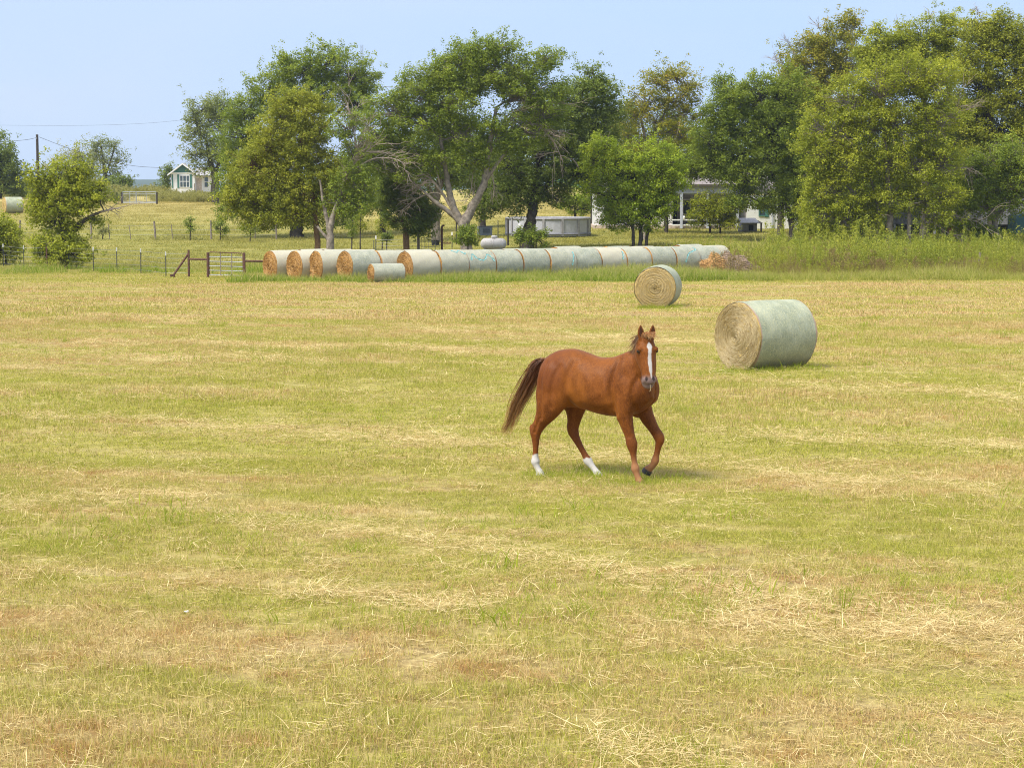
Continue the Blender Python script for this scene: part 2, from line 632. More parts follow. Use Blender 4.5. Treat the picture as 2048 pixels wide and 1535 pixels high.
Pa, Ra, Sa, na = stub(int(21000 * GD), 9, 27, .17, .8, 1.25, 1.6)
Pb, Rb, Sb, nb = stub(int(24000 * GD), 26, 62, .42, .8, 1.2, 1.6)
Pc, Rc, Sc, nc = stub(int(18000 * GD), 60, 118, .85, .8, 1.2, 1.6)
Pd, Rd, Sd, nd_ = stub(int(20000 * GD), 116, 215, 1.3, 1.2, 1.9, 1.3)
var = np.concatenate([R.integers(0, 7, na), 7 + R.integers(0, 5, nb), 12 + R.integers(0, 4, nc), 12 + R.integers(0, 4, nd_)])
scatter('grass', np.concatenate([Pa, Pb, Pc, Pd]), np.concatenate([Ra, Rb, Rc, Rd]), np.concatenate([Sa, Sb, Sc, Sd]), near_t + far_t + edge_t, var,
        'short mown hayfield stubble, patchy green and straw coloured')

# longer green tufts that have grown back
gt = [tuft_mesh('green_tuft_%d' % i, [blades(24, .05, .14, .0055, .09 + .04 * i, 1.1, rg)], M_green) for i in range(5)]
x, y = field_points(int(12500 * GD), 10.5, 90, 1.25, 1.0)
k = np_noise(x * .8, y * 1.3, 8) + R.uniform(-.5, .5, len(x)) > .35
x, y = x[k], y[k]
# grass standing up round the horse's hooves and the feet of the two loose bales
for cx_, cy_, m_, r_ in ((-.72, -.165, 22, .17), (-.08, .155, 22, .17), (.65, -.155, 22, .17), (.3, 0, 26, .6)):
    c_ = place(1196, 25.22)
    wx, wy = c_.x + cx_ * .866 + cy_ * .5, c_.y - cx_ * .5 + cy_ * .866
    x = np.r_[x, wx + R.normal(0, r_, m_)]
    y = np.r_[y, wy - .05 + R.normal(0, r_, m_)]
for cpx, cd, hw in ((1531, 42.2, 1.05), (1316, 68.7, .75)):
    c_ = place(cpx, cd)
    q_ = R.uniform(-1, 1, 70)
    x = np.r_[x, c_.x + q_ * hw]
    y = np.r_[y, cd + .5 * q_ * (cpx > 1400) - .35 + R.normal(0, .18, 70)]
n = len(x)
s = R.uniform(.45, 1.25, n) * np.where(y > 40, 1.25, 1) * np.where(R.uniform(0, 1, n) < .10, 1.6, 1)
scatter('green_grass', np.c_[x, y, ground(x, y) - .004], np.c_[np.zeros(n), np.zeros(n), R.uniform(0, 6.3, n)], np.c_[s, s, s * R.uniform(.7, 1.15, n)],
        gt, R.integers(0, 5, n), 'longer bright green grass regrowing in loose tufts')

# loose dry hay left on the ground, thick along the swaths
st = [tuft_mesh('straw_%d' % i, [blades(11, .10, .34, .0045, .25, .5, rg, 4, flat=.22)], M_straw) for i in range(6)]
n0 = int(40000 * GD)
x, y = field_points(n0, 10.5, 93, 1.25, 1.0)
v = x * sa + y * ca
# the same wobble cannot be read back from the shader, so follow the drawn windrows by hand
rows_px = [((0, 828), (520, 856), (960, 889), (1640, 960), (2048, 975)), ((420, 1040), (700, 1062), (1000, 1105), (1400, 1185), (2048, 1290)),
           ((170, 682), (560, 690), (1040, 706)), ((200, 712), (640, 722)), ((800, 880), (1000, 890)), ((1500, 770), (2048, 800)),
           ((850, 655), (1500, 690)), ((0, 635), (420, 640)), ((1380, 1240), (1900, 1300)), ((1180, 1500), (1420, 1535)), ((1380, 865), (2048, 900)),
           ((880, 610), (1240, 606)), ((560, 1190), (980, 1225)), ((0, 1010), (420, 990))]
px_, py_ = [], []
for row in rows_px:
    for (xa, ya), (xb, yb) in zip(row[:-1], row[1:]):
        ln = math.hypot(xb - xa, (yb - ya) * 2)
        m = int(ln * (.30 if yb > 1000 else .34) * GD)
        
        q = R.uniform(0, 1, m)
        sp = 1.5 + max(0, (ya + yb) / 2 - 560) * .014
        thick = R.uniform(0, 1, m) < .35 + .65 * (np.sin(q * 11 + xa) + .6 * np.sin(q * 29 + ya) > -.1)
        q = np.where(thick, q, R.uniform(0, 1, m))
        px_.append(xa + (xb - xa) * q + R.normal(0, 14, m))
        py_.append(ya + (yb - ya) * q + R.normal(0, sp, m) + 5 * np.sin(q * 9 + xa))
px_, py_ = np.concatenate(px_), np.concatenate(py_)
yy = CZ / ((py_ - 415) / FPX)
xx = (px_ - 1024) / FPX * yy * 1.005
keep = R.uniform(0, 1, len(x)) < .14 + .22 * (np_noise(x * 1.6, y * 2.6, 21) > .8)
x, y = np.r_[x[keep], xx], np.r_[y[keep], yy]
n = len(x)
s = R.uniform(.45, 1.15, n) * np.where(y > 35, 1.4, 1)
scatter('loose_hay', np.c_[x, y, ground(x, y) + .015], np.c_[R.normal(0, .12, n), R.normal(0, .12, n), R.uniform(0, 6.3, n)], np.c_[s, s * 1.0, s],
        st, R.integers(0, 6, n), 'pale dry hay strands lying loose on the mown field')

# uncut strip along the stacked bales and the weedy bank
tg = [tuft_mesh('tall_tuft_%d' % i, [blades(34, .16, .52, .016, .26, .8, rg)], M_tall) for i in range(5)]
xs, ys = [], []
for (xa, xb, ya, yb, m) in ((-12.5, 1.5, 91.6, 94.2, 650), (-5, 12, 92.2, 97.5, 1300), (4, 32, 92.6, 101.5, 2500), (-26, -11.5, 104, 111, 170)):
    q = R.uniform(0, 1, m)
    xs.append(xa + (xb - xa) * q)
    ys.append(ya + (yb - ya) * R.uniform(0, 1, m) ** .8 + (.0 if xa < -8 else .1 * (xs[-1] - xa)))
x, y = np.concatenate(xs), np.concatenate(ys)
y = y + .45 * np.sin(x * .8) * np.sin(x * .23 + 1) + .3 * np.sin(x * 2.1)
kz = (y > 93.4) | (R.uniform(0, 1, len(x)) < .55)
x, y = x[kz], y[kz]
q2 = R.uniform(0, 1, 900)
x = np.r_[x, 11.5 + q2 * 17]
y = np.r_[y, R.uniform(97.5, 113, 900)]
n = len(x)
s = R.uniform(.5, 1.35, n) * (1 + .3 * np_noise(x * 1.3, y, 31)).clip(.45, 1.7) * np.where((y > 102.5) & (x > 5), 2.0, 1)
scatter('tall_grass', np.c_[x, y, ground(x, y) - .01], np.c_[np.zeros(n), np.zeros(n), R.uniform(0, 6.3, n)], np.c_[s, s, s * R.uniform(.6, 1.1, n)],
        tg, R.integers(0, 5, n), 'uncut bright green grass along the row of bales')
# ------------------------------------------------------------------ horse
TH = rad(30)
hp = place(1196, 25.22)
horse = empty('horse', (hp.x, hp.y, hp.z - .022), -TH,
              'chestnut horse with white blaze and two white hind socks walking across the mown hayfield', 'horse')


def cat(P, sub=5):
    """Catmull-Rom through rows of P"""
    P = np.asarray(P, float)
    Q = np.vstack([2 * P[0] - P[1], P, 2 * P[-1] - P[-2]])
    out = []
    for i in range(1, len(Q) - 2):
        p0, p1, p2, p3 = Q[i - 1], Q[i], Q[i + 1], Q[i + 2]
        for s in range(sub):
            u = s / sub
            out.append(.5 * (2 * p1 + (p2 - p0) * u + (2 * p0 - 5 * p1 + 4 * p2 - p3) * u * u + (3 * p1 - p0 - 3 * p2 + p3) * u ** 3))
    out.append(Q[-2])
    return np.array(out)


class Loft:
    def __init__(self):
        self.v, self.f, self.n = [], [], 0

    def rings(self, rr):
        k = len(rr[0])
        V = np.concatenate(rr)
        F = []
        for i in range(len(rr) - 1):
            for j in range(k):
                q = (j + 1) % k
                F.append((i * k + j, i * k + q, (i + 1) * k + q, (i + 1) * k + j))
        F.append(tuple(range(k - 1, -1, -1)))
        F.append(tuple((len(rr) - 1) * k + j for j in range(k)))
        self.v.append(V)
        self.f += [tuple(a + self.n for a in f) for f in F]
        self.n += len(V)

    def limb(self, S, lat, sub=5, n=20, p=2.0, thick=1.0):
        """S rows: x, y, z, r_fore, r_lat"""
        S = cat(S, sub)
        C = S[:, :3]
        S[:, 3:5] *= 1 + (thick - 1) * np.clip((S[:, 2:3] - .06) / .1, 0, 1)
        T = np.gradient(C, axis=0)
        T /= np.linalg.norm(T, axis=1)[:, None]
        lat = np.asarray(lat, float)
        ang = np.arange(n) * 2 * PI / n
        cx, sx = np.cos(ang), np.sin(ang)
        cx = np.sign(cx) * np.abs(cx) ** (2 / p)
        sx = np.sign(sx) * np.abs(sx) ** (2 / p)
        rr = []
        for c, tt, s in zip(C, T, S):
            u = lat - tt * lat.dot(tt)
            u /= np.linalg.norm(u)
            v = np.cross(tt, u)
            rr.append(c + abs(s[4]) * cx[:, None] * u + abs(s[3]) * sx[:, None] * v)
        self.rings(rr)

    def torso(self, S, sub=6, n=36):
        """S rows: x, z_top, z_bottom, half_width, z_widest"""
        S = cat(S, sub)
        ang = np.arange(n) * 2 * PI / n
        rr = []
        for x, zt, zb, hw, zw in S:
            c, s = np.cos(ang), np.sin(ang)
            y = hw * np.sign(c) * np.abs(c) ** .92
            z = np.where(s > 0, zw + (zt - zw) * np.abs(s) ** .92, zw - (zw - zb) * np.abs(s) ** .95)
            rr.append(np.c_[np.full(n, x), y, z])
        self.rings(rr)

    def blob(self, c, r, rz=0, n=16):
        rr = []
        for i in range(1, n):
            a = PI * i / n
            ang = np.arange(n) * 2 * PI / n
            x = np.full(n, -math.cos(a) * r[0])
            y = math.sin(a) * r[1] * np.cos(ang)
            z = math.sin(a) * r[2] * np.sin(ang)
            rr.append(np.c_[x * math.cos(rz) - y * math.sin(rz), x * math.sin(rz) + y * math.cos(rz), z] + np.array(c))
        self.rings(rr)


L = Loft()
L.torso([(-.785, 1.30, 1.06, .09, 1.18), (-.75, 1.42, .96, .175, 1.17), (-.66, 1.52, .88, .245, 1.17), (-.50, 1.585, .86, .285, 1.16),
         (-.34, 1.60, .88, .292, 1.17), (-.18, 1.565, .865, .298, 1.16), (0, 1.515, .825, .322, 1.12), (.16, 1.515, .80, .315, 1.11),
         (.30, 1.555, .80, .285, 1.12), (.42, 1.605, .815, .262, 1.13), (.54, 1.58, .85, .25, 1.14), (.64, 1.47, .90, .235, 1.15),
         (.72, 1.34, .97, .20, 1.14), (.775, 1.24, 1.04, .12, 1.13)])
Y_ = (0, 1, 0)
for s in (-1, 1):
    L.blob((-.52, .175 * s, 1.17), (.23, .135, .30))                  # haunch
    L.blob((-.63, .145 * s, 1.02), (.15, .125, .22))
    L.blob((.47, .19 * s, 1.12), (.165, .092, .25))
    L.blob((.52, .15 * s, 1.32), (.11, .09, .24))
    L.blob((.44, .185 * s, .90), (.095, .072, .13))                   # shoulder
    L.blob((.665, .112 * s, 1.10), (.10, .09, .14))                 # breast
# hind right, standing under the haunch
L.limb([(-.50, -.17, 1.15, .24, .12), (-.555, -.185, .98, .205, .105), (-.62, -.185, .83, .142, .085), (-.70, -.18, .70, .088, .062),
        (-.765, -.175, .60, .072, .050), (-.785, -.172, .545, .068, .047), (-.785, -.17, .47, .047, .040), (-.785, -.168, .36, .034, .031),
        (-.79, -.166, .26, .036, .032), (-.79, -.165, .19, .052, .045), (-.775, -.165, .145, .038, .036), (-.752, -.165, .095, .037, .037),
        (-.735, -.165, .065, .047, .046), (-.722, -.165, .03, .057, .054), (-.715, -.165, 0, .062, .058)], Y_, thick=1.1)
L.blob((-.835, -.174, .60), (.035, .026, .06))
# hind left, swung forward under the belly
L.limb([(-.46, .17, 1.15, .24, .12), (-.43, .18, .97, .195, .10), (-.42, .18, .83, .13, .08), (-.43, .175, .70, .085, .060),
        (-.445, .17, .60, .072, .050), (-.435, .168, .545, .067, .047), (-.395, .165, .465, .048, .040), (-.325, .162, .355, .036, .033),
        (-.265, .16, .265, .037, .034), (-.228, .158, .205, .053, .045), (-.175, .157, .145, .038, .036), (-.128, .156, .095, .037, .037),
        (-.105, .155, .065, .046, .046), (-.085, .155, .032, .056, .054), (-.072, .155, 0, .061, .058)], Y_, thick=1.1)
L.blob((-.497, .17, .615), (.035, .026, .06))
# fore right, planted
L.limb([(.46, -.165, 1.16, .17, .10), (.455, -.178, .98, .125, .092), (.45, -.178, .86, .100, .080), (.475, -.172, .74, .080, .068),
        (.515, -.165, .60, .058, .054), (.542, -.162, .50, .064, .056), (.552, -.160, .445, .054, .048), (.562, -.158, .38, .038, .035),
        (.575, -.156, .28, .032, .029), (.588, -.155, .20, .049, .043), (.605, -.155, .145, .037, .035), (.625, -.155, .09, .038, .038),
        (.638, -.155, .06, .048, .047), (.648, -.155, .03, .058, .056), (.655, -.155, 0, .062, .060)], Y_, thick=1.1)
# fore left, lifted with the hoof folded back
L.limb([(.50, .165, 1.16, .17, .10), (.50, .178, .99, .125, .092), (.535, .178, .87, .098, .080), (.60, .175, .76, .080, .068),
        (.68, .172, .645, .060, .055), (.742, .170, .56, .062, .054), (.755, .168, .51, .055, .048), (.742, .166, .45, .039, .036),
        (.718, .164, .345, .034, .031), (.700, .162, .265, .046, .041), (.675, .162, .215, .038, .035), (.640, .162, .18, .040, .039),
        (.612, .162, .155, .050, .048), (.590, .162, .125, .060, .056), (.574, .162, .098, .060, .058)], Y_, thick=1.1)
# neck, curving towards the viewer
tA = rad(13)
ec = np.array((math.cos(TH + tA), math.sin(TH + tA), 0))            # across the face
cn = np.array((math.sin(TH + tA), -math.cos(TH + tA), 0))           # out of the face
poll = np.array((.79, -.30, 1.70))
L.limb([(.40, 0, 1.18, .30, .19), (.50, -.01, 1.26, .285, .185), (.60, -.045, 1.36, .235, .158), (.685, -.125, 1.465, .195, .130),
        (.75, -.215, 1.585, .170, .108), (.785, -.272, 1.675, .145, .098), (.795, -.292, 1.735, .10, .082)], (.45, .9, 0), n=28)
# head: rows t (down the face), half width, half depth
hd = np.array((0, 0, -1.0)) * .975 + cn * .20
hd /= np.linalg.norm(hd)
hn = np.cross(hd, ec)
if hn.dot(cn) < 0: hn = -hn
HL = .555
front = poll + hn * .10 + np.array((0, 0, .085))
rows = []
for tt, a, b in ((-.02, .060, .060), (.04, .090, .095), (.14, .108, .125), (.25, .117, .140), (.36, .112, .142), (.48, .100, .126), (.60, .087, .102),
                 (.72, .077, .086), (.82, .075, .080), (.90, .079, .080), (.955, .075, .075), (1.0, .056, .055), (1.015, .03, .025)):
    c = front + hd * HL * tt - hn * b + hn * (.006 * math.sin(tt * PI)) + (-hn * .018 if tt > .94 else 0)
    rows.append((*c, b, a * 1.04))
L.limb(rows, ec, n=28, p=2.25)
jaw = front + hd * HL * .33 - hn * .20
for s in (-1, 1):
    L.blob(jaw + ec * s * .055, (.075, .045, .095), -TH)                                # round cheek
    L.blob(front + hd * HL * .235 - hn * .052 + ec * s * .098, (.040, .032, .034), -TH)     # brow over the eye
    L.blob(front + hd * HL * .895 - hn * .030 + ec * s * .050, (.036, .030, .036), -TH)     # nostril wing
    e0 = front + hd * (-.005) - hn * .075 + ec * s * .066                                  # ear
    tip = e0 + np.array((0, 0, .160)) + ec * s * .012 + hn * .012
    L.limb([(*(e0 + (tip - e0) * q), b, a) for q, a, b in ((-.12, .030, .034), (.12, .034, .028), (.38, .042, .024), (.62, .036, .020), (.84, .019, .015), (1.0, .005, .007))],
           ec, n=14)
me = bpy.data.meshes.new('body')
me.from_pydata(np.concatenate(L.v).tolist(), [], L.f)
bm = bmesh.new()
bm.from_mesh(me)
bmesh.ops.recalc_face_normals(bm, faces=bm.faces)
bm.to_mesh(me)
bm.free()
tmp = bpy.data.objects.new('body_sketch', me)
COL.objects.link(tmp)
md = tmp.modifiers.new('r', 'REMESH')
md.mode = 'VOXEL'
md.voxel_size = .0098
md = tmp.modifiers.new('s', 'SMOOTH')
md.factor = .5
md.iterations = 5
dg = bpy.context.evaluated_depsgraph_get()
bmesh_ = bpy.data.meshes.new_from_object(tmp.evaluated_get(dg))
bpy.data.objects.remove(tmp)
tmp = bpy.data.objects.new('body_sketch', bmesh_)
COL.objects.link(tmp)
nv = len(bmesh_.vertices)
co = np.zeros(nv * 3, np.float32)
bmesh_.vertices.foreach_get('co', co)
co = co.reshape(-1, 3)
wv_ = np.clip((co[:, 2] - .66) / .2, 0, 1) * np.clip((.78 - co[:, 0]) / .1, 0, 1) * np.clip((1.62 - co[:, 2] + np.clip(.4 - co[:, 0], 0, 1)) / .1, 0, 1)
vg = tmp.vertex_groups.new(name='flesh')
for i, wt in enumerate(wv_):
    if wt > .02: vg.add((i,), float(wt), 'REPLACE')
md = tmp.modifiers.new('s', 'SMOOTH')
md.factor = .5
md.iterations = 60
md.vertex_group = 'flesh'
dg = bpy.context.evaluated_depsgraph_get()
bmesh_ = bpy.data.meshes.new_from_object(tmp.evaluated_get(dg))
bpy.data.objects.remove(tmp)
bmesh_.name = 'body'
nv = len(bmesh_.vertices)
co = np.zeros(nv * 3, np.float32)
bmesh_.vertices.foreach_get('co', co)
co = co.reshape(-1, 3).astype(float)
rel = co - front
ft, fa, fd = rel @ hd / HL, rel @ ec, rel @ hn
ishead = (np.abs(fa) < .19) & (fd > -.34) & (fd < .06) & (ft > -.45) & (ft < 1.1)
nz = np.sin(co[:, 0] * 61 + co[:, 2] * 37) * np.sin(co[:, 1] * 53 - co[:, 2] * 71)


def sstep(x, a, b):
    q = np.clip((x - a) / (b - a), 0, 1)
    return q * q * (3 - 2 * q)


# blaze: diamond on the forehead narrowing down to the nose
cxz = .010 + .004 * np.sin(ft * 9)
hwz = np.interp(ft, [.08, .13, .19, .25, .35, .55, .72, .80, .87], [0, .020, .034, .022, .020, .024, .019, .010, .006])
blaze = sstep(hwz + .002 * nz - np.abs(fa - cxz), -.003, .004) * (ft > .07) * (ft < .87) * (fd > -.07) * ishead
sock = np.zeros(nv)
sock = np.maximum(sock, sstep(.285 + .012 * nz - co[:, 2], -.008, .012) * (co[:, 0] < -.6))
sock = np.maximum(sock, sstep(.235 + .012 * nz + .15 * (co[:, 0] + .23) - co[:, 2], -.008, .012) * (co[:, 0] > -.5) * (co[:, 0] < .1) * (co[:, 2] < .7))
sock *= co[:, 2] < .45
white = np.maximum(blaze, sock)
hoof = (co[:, 2] < .05).astype(float) * (co[:, 0] < .3) * .0
hc = np.array((.612, .162, .155))
hax = np.array((.574, 0, .098)) - np.array((.612, 0, .155))
hax /= np.linalg.norm(hax)
lf = (co - hc) @ hax
hoof = np.maximum(hoof, sstep(lf, -.005, .01) * (np.linalg.norm(co - np.array((.59, .162, .12)), axis=1) < .12))
hoof = np.maximum(hoof, sstep(.055 - co[:, 2], -.004, .006) * (co[:, 0] > .3) * .35)
muz = sstep(ft, .76, .90) * ishead
nost = np.zeros(nv)
for s in (-1, 1):
    q = ((fa - s * .046) / .020) ** 2 + ((ft - .885) * HL / .030) ** 2
    nost = np.maximum(nost, sstep(1.15 - q, 0, .5) * (fd > -.10))
earin = np.zeros(nv)
for s in (-1, 1):
    e0 = front - hn * .075 + ec * s * .066
    q = co - e0
    hgt_, ac, dp = q[:, 2] / .16, q @ ec - s * .012 * q[:, 2] / .16, (q - np.outer(q[:, 2] / .16, hn * .012)) @ hn
    wd = np.interp(hgt_, [.12, .3, .6, .85, 1], [.012, .028, .026, .012, .002])
    earin = np.maximum(earin, sstep(wd - np.abs(ac), -.002, .006) * (dp > .004) * (hgt_ > .14) * (hgt_ < 1.0))
eyes = np.zeros(nv)
sheath = sstep(.10 - np.linalg.norm((co - np.array((-.27, 0, .86))) * np.array((.8, 1.2, 1)), axis=1), 0, .04)
pale = sstep(co[:, 2], .42, .18) * (co[:, 0] > .3)
low = sstep(co[:, 2], .75, .45)
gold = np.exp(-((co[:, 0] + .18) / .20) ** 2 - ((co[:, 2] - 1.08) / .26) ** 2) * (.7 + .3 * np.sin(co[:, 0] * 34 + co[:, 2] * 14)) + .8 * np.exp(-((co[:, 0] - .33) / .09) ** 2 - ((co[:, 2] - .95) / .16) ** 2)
rear_shade = sstep(co[:, 0], -.22, -.5) * sstep(co[:, 2], .9, 1.25)  # haunch darkened in colour, shading from the sky painted into the coat
for nme, a in (('white', white), ('hoof', hoof), ('muzzle', muz), ('nostril', np.maximum(nost, earin * .8)), ('sheath', sheath), ('pale', pale), ('low', low), ('gold', np.clip(gold, 0, 1)), ('rear_shade', rear_shade)):
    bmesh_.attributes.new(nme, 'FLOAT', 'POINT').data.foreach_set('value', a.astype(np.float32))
bmesh_.polygons.foreach_set('use_smooth', np.ones(len(bmesh_.polygons), bool))
# press the nostrils in and hollow the ears a little
nrm = np.zeros(nv * 3, np.float32)
bmesh_.vertex_normals.foreach_get('vector', nrm)
relief = np.zeros(nv)


def groove(pts, width, depth, ylo=.07):
    """a soft furrow along a line (x, z) on both flanks, with a slight swell on either side"""
    global relief
    P = cat(np.array(pts), 10)
    d2 = np.full(nv, 9.0)
    for a_, b_ in zip(P[:-1], P[1:]):
        ab = b_ - a_
        q = np.clip(((co[:, [0, 2]] - a_) @ ab) / ab.dot(ab), 0, 1)
        d2 = np.minimum(d2, np.sum((co[:, [0, 2]] - a_ - q[:, None] * ab) ** 2, 1))
    d = np.sqrt(d2)
    k_ = (np.exp(-(d / width) ** 2) - .55 * np.exp(-((d - 2.1 * width) / (1.1 * width)) ** 2)) * sstep(np.abs(co[:, 1]), ylo, ylo + .05) * (~ishead)
    relief = relief - depth * k_


groove([(.37, 1.50), (.335, 1.30), (.315, 1.12), (.345, .96), (.375, .86)], .030, .016)          # behind the shoulder
groove([(.66, 1.32), (.60, 1.20), (.585, 1.06), (.60, .95)], .028, .010)                          # point of the shoulder
groove([(-.22, 1.44), (-.275, 1.28), (-.31, 1.12), (-.30, .98), (-.245, .90)], .036, .013)         # flank before the thigh
groove([(-.40, 1.40), (-.46, 1.25), (-.49, 1.08), (-.50, .90)], .026, .008)
groove([(-.60, 1.42), (-.645, 1.26), (-.655, 1.08), (-.64, .90), (-.66, .76)], .026, .011)         # between the thigh muscles
groove([(.30, .93), (.10, .90), (-.10, .93)], .03, .004, .1)
groove([(.49, .80), (.50, .68), (.53, .58)], .016, .006, .12)
groove([(-.68, .74), (-.735, .64), (-.77, .56)], .015, .007, .12)
for xr in (.20, .11, .02, -.07, -.15):
    groove([(xr + .03, 1.30), (xr, 1.12), (xr - .005, .96)], .018, .0008, .12)
relief = relief - .012 * np.exp(-(co[:, 1] / .022) ** 2) * (co[:, 0] > .55) * sstep(co[:, 2], .86, .98) * (~ishead) * (co[:, 2] < 1.25)
relief = relief + .003 * np.sin(co[:, 0] * 23 + 2 * np.sin(co[:, 2] * 9)) * np.sin(co[:, 2] * 19 + co[:, 0] * 7) * (~ishead) * sstep(co[:, 2], .8, .95)
co2 = co + nrm.reshape(-1, 3) * (relief - nost * .010 - earin * .007)[:, None]
bmesh_.vertices.foreach_set('co', co2.astype(np.float32).ravel())
bmesh_.update()

M_coat, t, out = material('chestnut_coat')
A = {k: t.n('ShaderNodeAttribute', None, attribute_name=k).outputs['Fac'] for k in ('white', 'hoof', 'muzzle', 'nostril', 'sheath', 'pale', 'low', 'gold', 'rear_shade')}
oc = t.n('ShaderNodeTexCoord').outputs['Object']
n1 = t.noise(t.vmul(oc, (1.0, 1.0, .55)), 4.2, 6, .68, .6)
n2 = t.noise(t.vmul(oc, (1, 1, .35)), 90, 3, .7)
c = t.mix(t.ramp(n1, .3, .7), (.100, .029, .0060), (.198, .062, .0105))
c = t.mix(t.math('MULTIPLY', t.ramp(n2, .42, .75), .6), c, (.31, .105, .019))
c = t.mix(t.math('MULTIPLY', t.ramp(n2, .5, .28), .45), c, (.085, .023, .006))
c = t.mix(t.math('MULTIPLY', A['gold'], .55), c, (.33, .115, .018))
c = t.mix(t.math('MULTIPLY', A['rear_shade'], .45), c, (.115, .031, .010))
c = t.mix(t.math('MULTIPLY', A['low'], .35), c, (.17, .048, .014))
c = t.mix(t.math('MULTIPLY', A['pale'], .75), c, (.36, .18, .085))
c = t.mix(t.math('MULTIPLY', A['muzzle'], .8), c, (.20, .155, .15))
c = t.mix(A['sheath'], c, (.022, .014, .011))
c = t.mix(A['white'], c, t.mix(n2, (.39, .365, .335), (.58, .55, .52)))
c = t.mix(A['hoof'], c, (.045, .042, .045))
c = t.mix(t.math('MULTIPLY', A['nostril'], .92), c, (.022, .014, .012))  # nostril and ear hollows: inner shade painted as dark colour
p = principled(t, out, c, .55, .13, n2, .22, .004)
p.inputs['Sheen Weight'].default_value = .05
p.inputs['Sheen Roughness'].default_value = .35
p.inputs['Sheen Tint'].default_value = (1, .7, .4, 1)
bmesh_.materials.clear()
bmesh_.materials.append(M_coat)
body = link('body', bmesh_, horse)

M_eye, t, out = material('horse_eye')
principled(t, out, (.012, .008, .006), .08, .6)
for s in (-1, 1):
    e = front + hd * HL * .275 - hn * .058 + ec * s * .110
    bm = bmesh.new()
    bmesh.ops.create_icosphere(bm, subdivisions=3, radius=.0235)
    me = bpy.data.meshes.new('eye')
    bm.to_mesh(me)
    bm.free()
    me.polygons.foreach_set('use_smooth', np.ones(len(me.polygons), bool))
    me.materials.append(M_eye)
    link('eye', me, horse, tuple(e))


def hair_material(name, dark, lite, tipc, root=None):
    m, t, out = material(name)
    tint = t.n('ShaderNodeAttribute', None, attribute_name='tint').outputs['Fac']
    hh = t.n('ShaderNodeAttribute', None, attribute_name='hh').outputs['Fac']
    c = t.mix(tint, dark, lite)
    if root is not None: c = t.mix(t.math('MULTIPLY', t.ramp(hh, .22, .02), .8), c, root)
    c = t.mix(t.math('MULTIPLY', t.ramp(hh, .45, 1), t.math('ADD', .35, t.math('MULTIPLY', tint, .6))), c, tipc)
    principled(t, out, c, .45, .35)
    return m


def strands(name, paths, width, mat, parent, tints):
    """paths (n, m, 3): one narrow ribbon each"""
    n, m, _ = paths.shape
    T = np.gradient(paths, axis=1)
    T /= np.linalg.norm(T, axis=2, keepdims=True) + 1e-9
    side = R.normal(0, 1, (n, 1, 3))
    sd = np.cross(T, side)
    sd /= np.linalg.norm(sd, axis=2, keepdims=True) + 1e-9
    q = np.linspace(0, 1, m)
    wq = width * (1 - .9 * q ** 1.5)
    wv = wq[None, :, None] * R.uniform(.6, 1.4, (n, 1, 1))
    V = np.stack([paths - sd * wv / 2, paths + sd * wv / 2], 2).reshape(n, m * 2, 3)
    base = np.arange(n)[:, None, None] * m * 2
    qf = np.array([[2 * i, 2 * i + 1, 2 * i + 3, 2 * i + 2] for i in range(m - 1)])
    F = (base + qf[None]).reshape(-1, 4)
    me = np_mesh(name, V.reshape(-1, 3), F, mat, {'tint': np.repeat(tints, m * 2), 'hh': np.tile(np.repeat(q, 2), n)})
    return link(name, me, parent)


M_tail = hair_material('tail_hair', (.040, .016, .009), (.175, .064, .022), (.42, .22, .07), (.20, .075, .022))
tp = cat([(-.74, 0, 1.44), (-.83, -.01, 1.40), (-.925, -.02, 1.25), (-1.035, -.03, 1.05), (-1.15, -.04, .86), (-1.235, -.05, .67), (-1.335, -.06, .50)], 4)
m = len(tp)
q = np.linspace(0, 1, m)
n = 1500
off = R.normal(0, 1, (n, 1, 3)) * np.array((1, .8, .5))
spread = (.012 + .027 * np.sin(np.clip(q, 0, 1) * PI * .93) ** 1.1)[None, :, None]
stop = .4 + .62 * R.uniform(0, 1, n) ** .8
tq = q[None, :] * stop[:, None]
base = np.stack([np.stack([np.interp(tq[i], q, tp[:, k]) for k in range(3)], -1) for i in range(n)])
wav = .010 * np.sin(q[None, :] * 7 + R.uniform(0, 6, (n, 1)))[..., None] * R.normal(0, 1, (n, 1, 3))
inner = (q ** 1.6)[None, :, None] * (R.uniform(0, 1, (n, 1, 1)) ** 3) * np.array((.10, 0, -.06))
P_ = base + off * spread + wav + inner
strands('tail', P_, .0058, M_tail, horse, np.clip(.45 + .33 * np.abs(off[:, 0, 0]) - .3 + R.normal(0, .15, n), 0, 1))

M_mane = hair_material('mane_hair', (.055, .020, .009), (.15, .055, .019), (.32, .17, .07))
# crest line from the withers to the poll; the hair is blown off the far side, away from the face
crest = cat([(.47, -.005, 1.60), (.57, -.03, 1.64), (.66, -.09, 1.69), (.70, -.175, 1.755), (.742, -.245, 1.80), (.762, -.285, 1.83)], 6)
n = 900
ci = R.uniform(.04, 1, n)
root = np.stack([np.interp(ci, np.linspace(0, 1, len(crest)), crest[:, k]) for k in range(3)], -1)
root += R.normal(0, .010, (n, 3)) - np.array((0, 0, .012))
q = np.linspace(0, 1, 8)
ln = R.uniform(.07, .17, n) * (.6 + .5 * ci)
d = -ec * 1.0 + R.normal(0, .22, (n, 3)) + np.array((0, 0, .25))
P_ = root[:, None] + (ln[:, None, None] * q[None, :, None]) * d[:, None] + np.array((0, 0, -1.0)) * (ln[:, None] * 1.05 * q[None] ** 2)[..., None] \
    + .012 * np.sin(q[None, :, None] * 6 + R.uniform(0, 6, (n, 1, 1))) * R.normal(0, 1, (n, 1, 3))
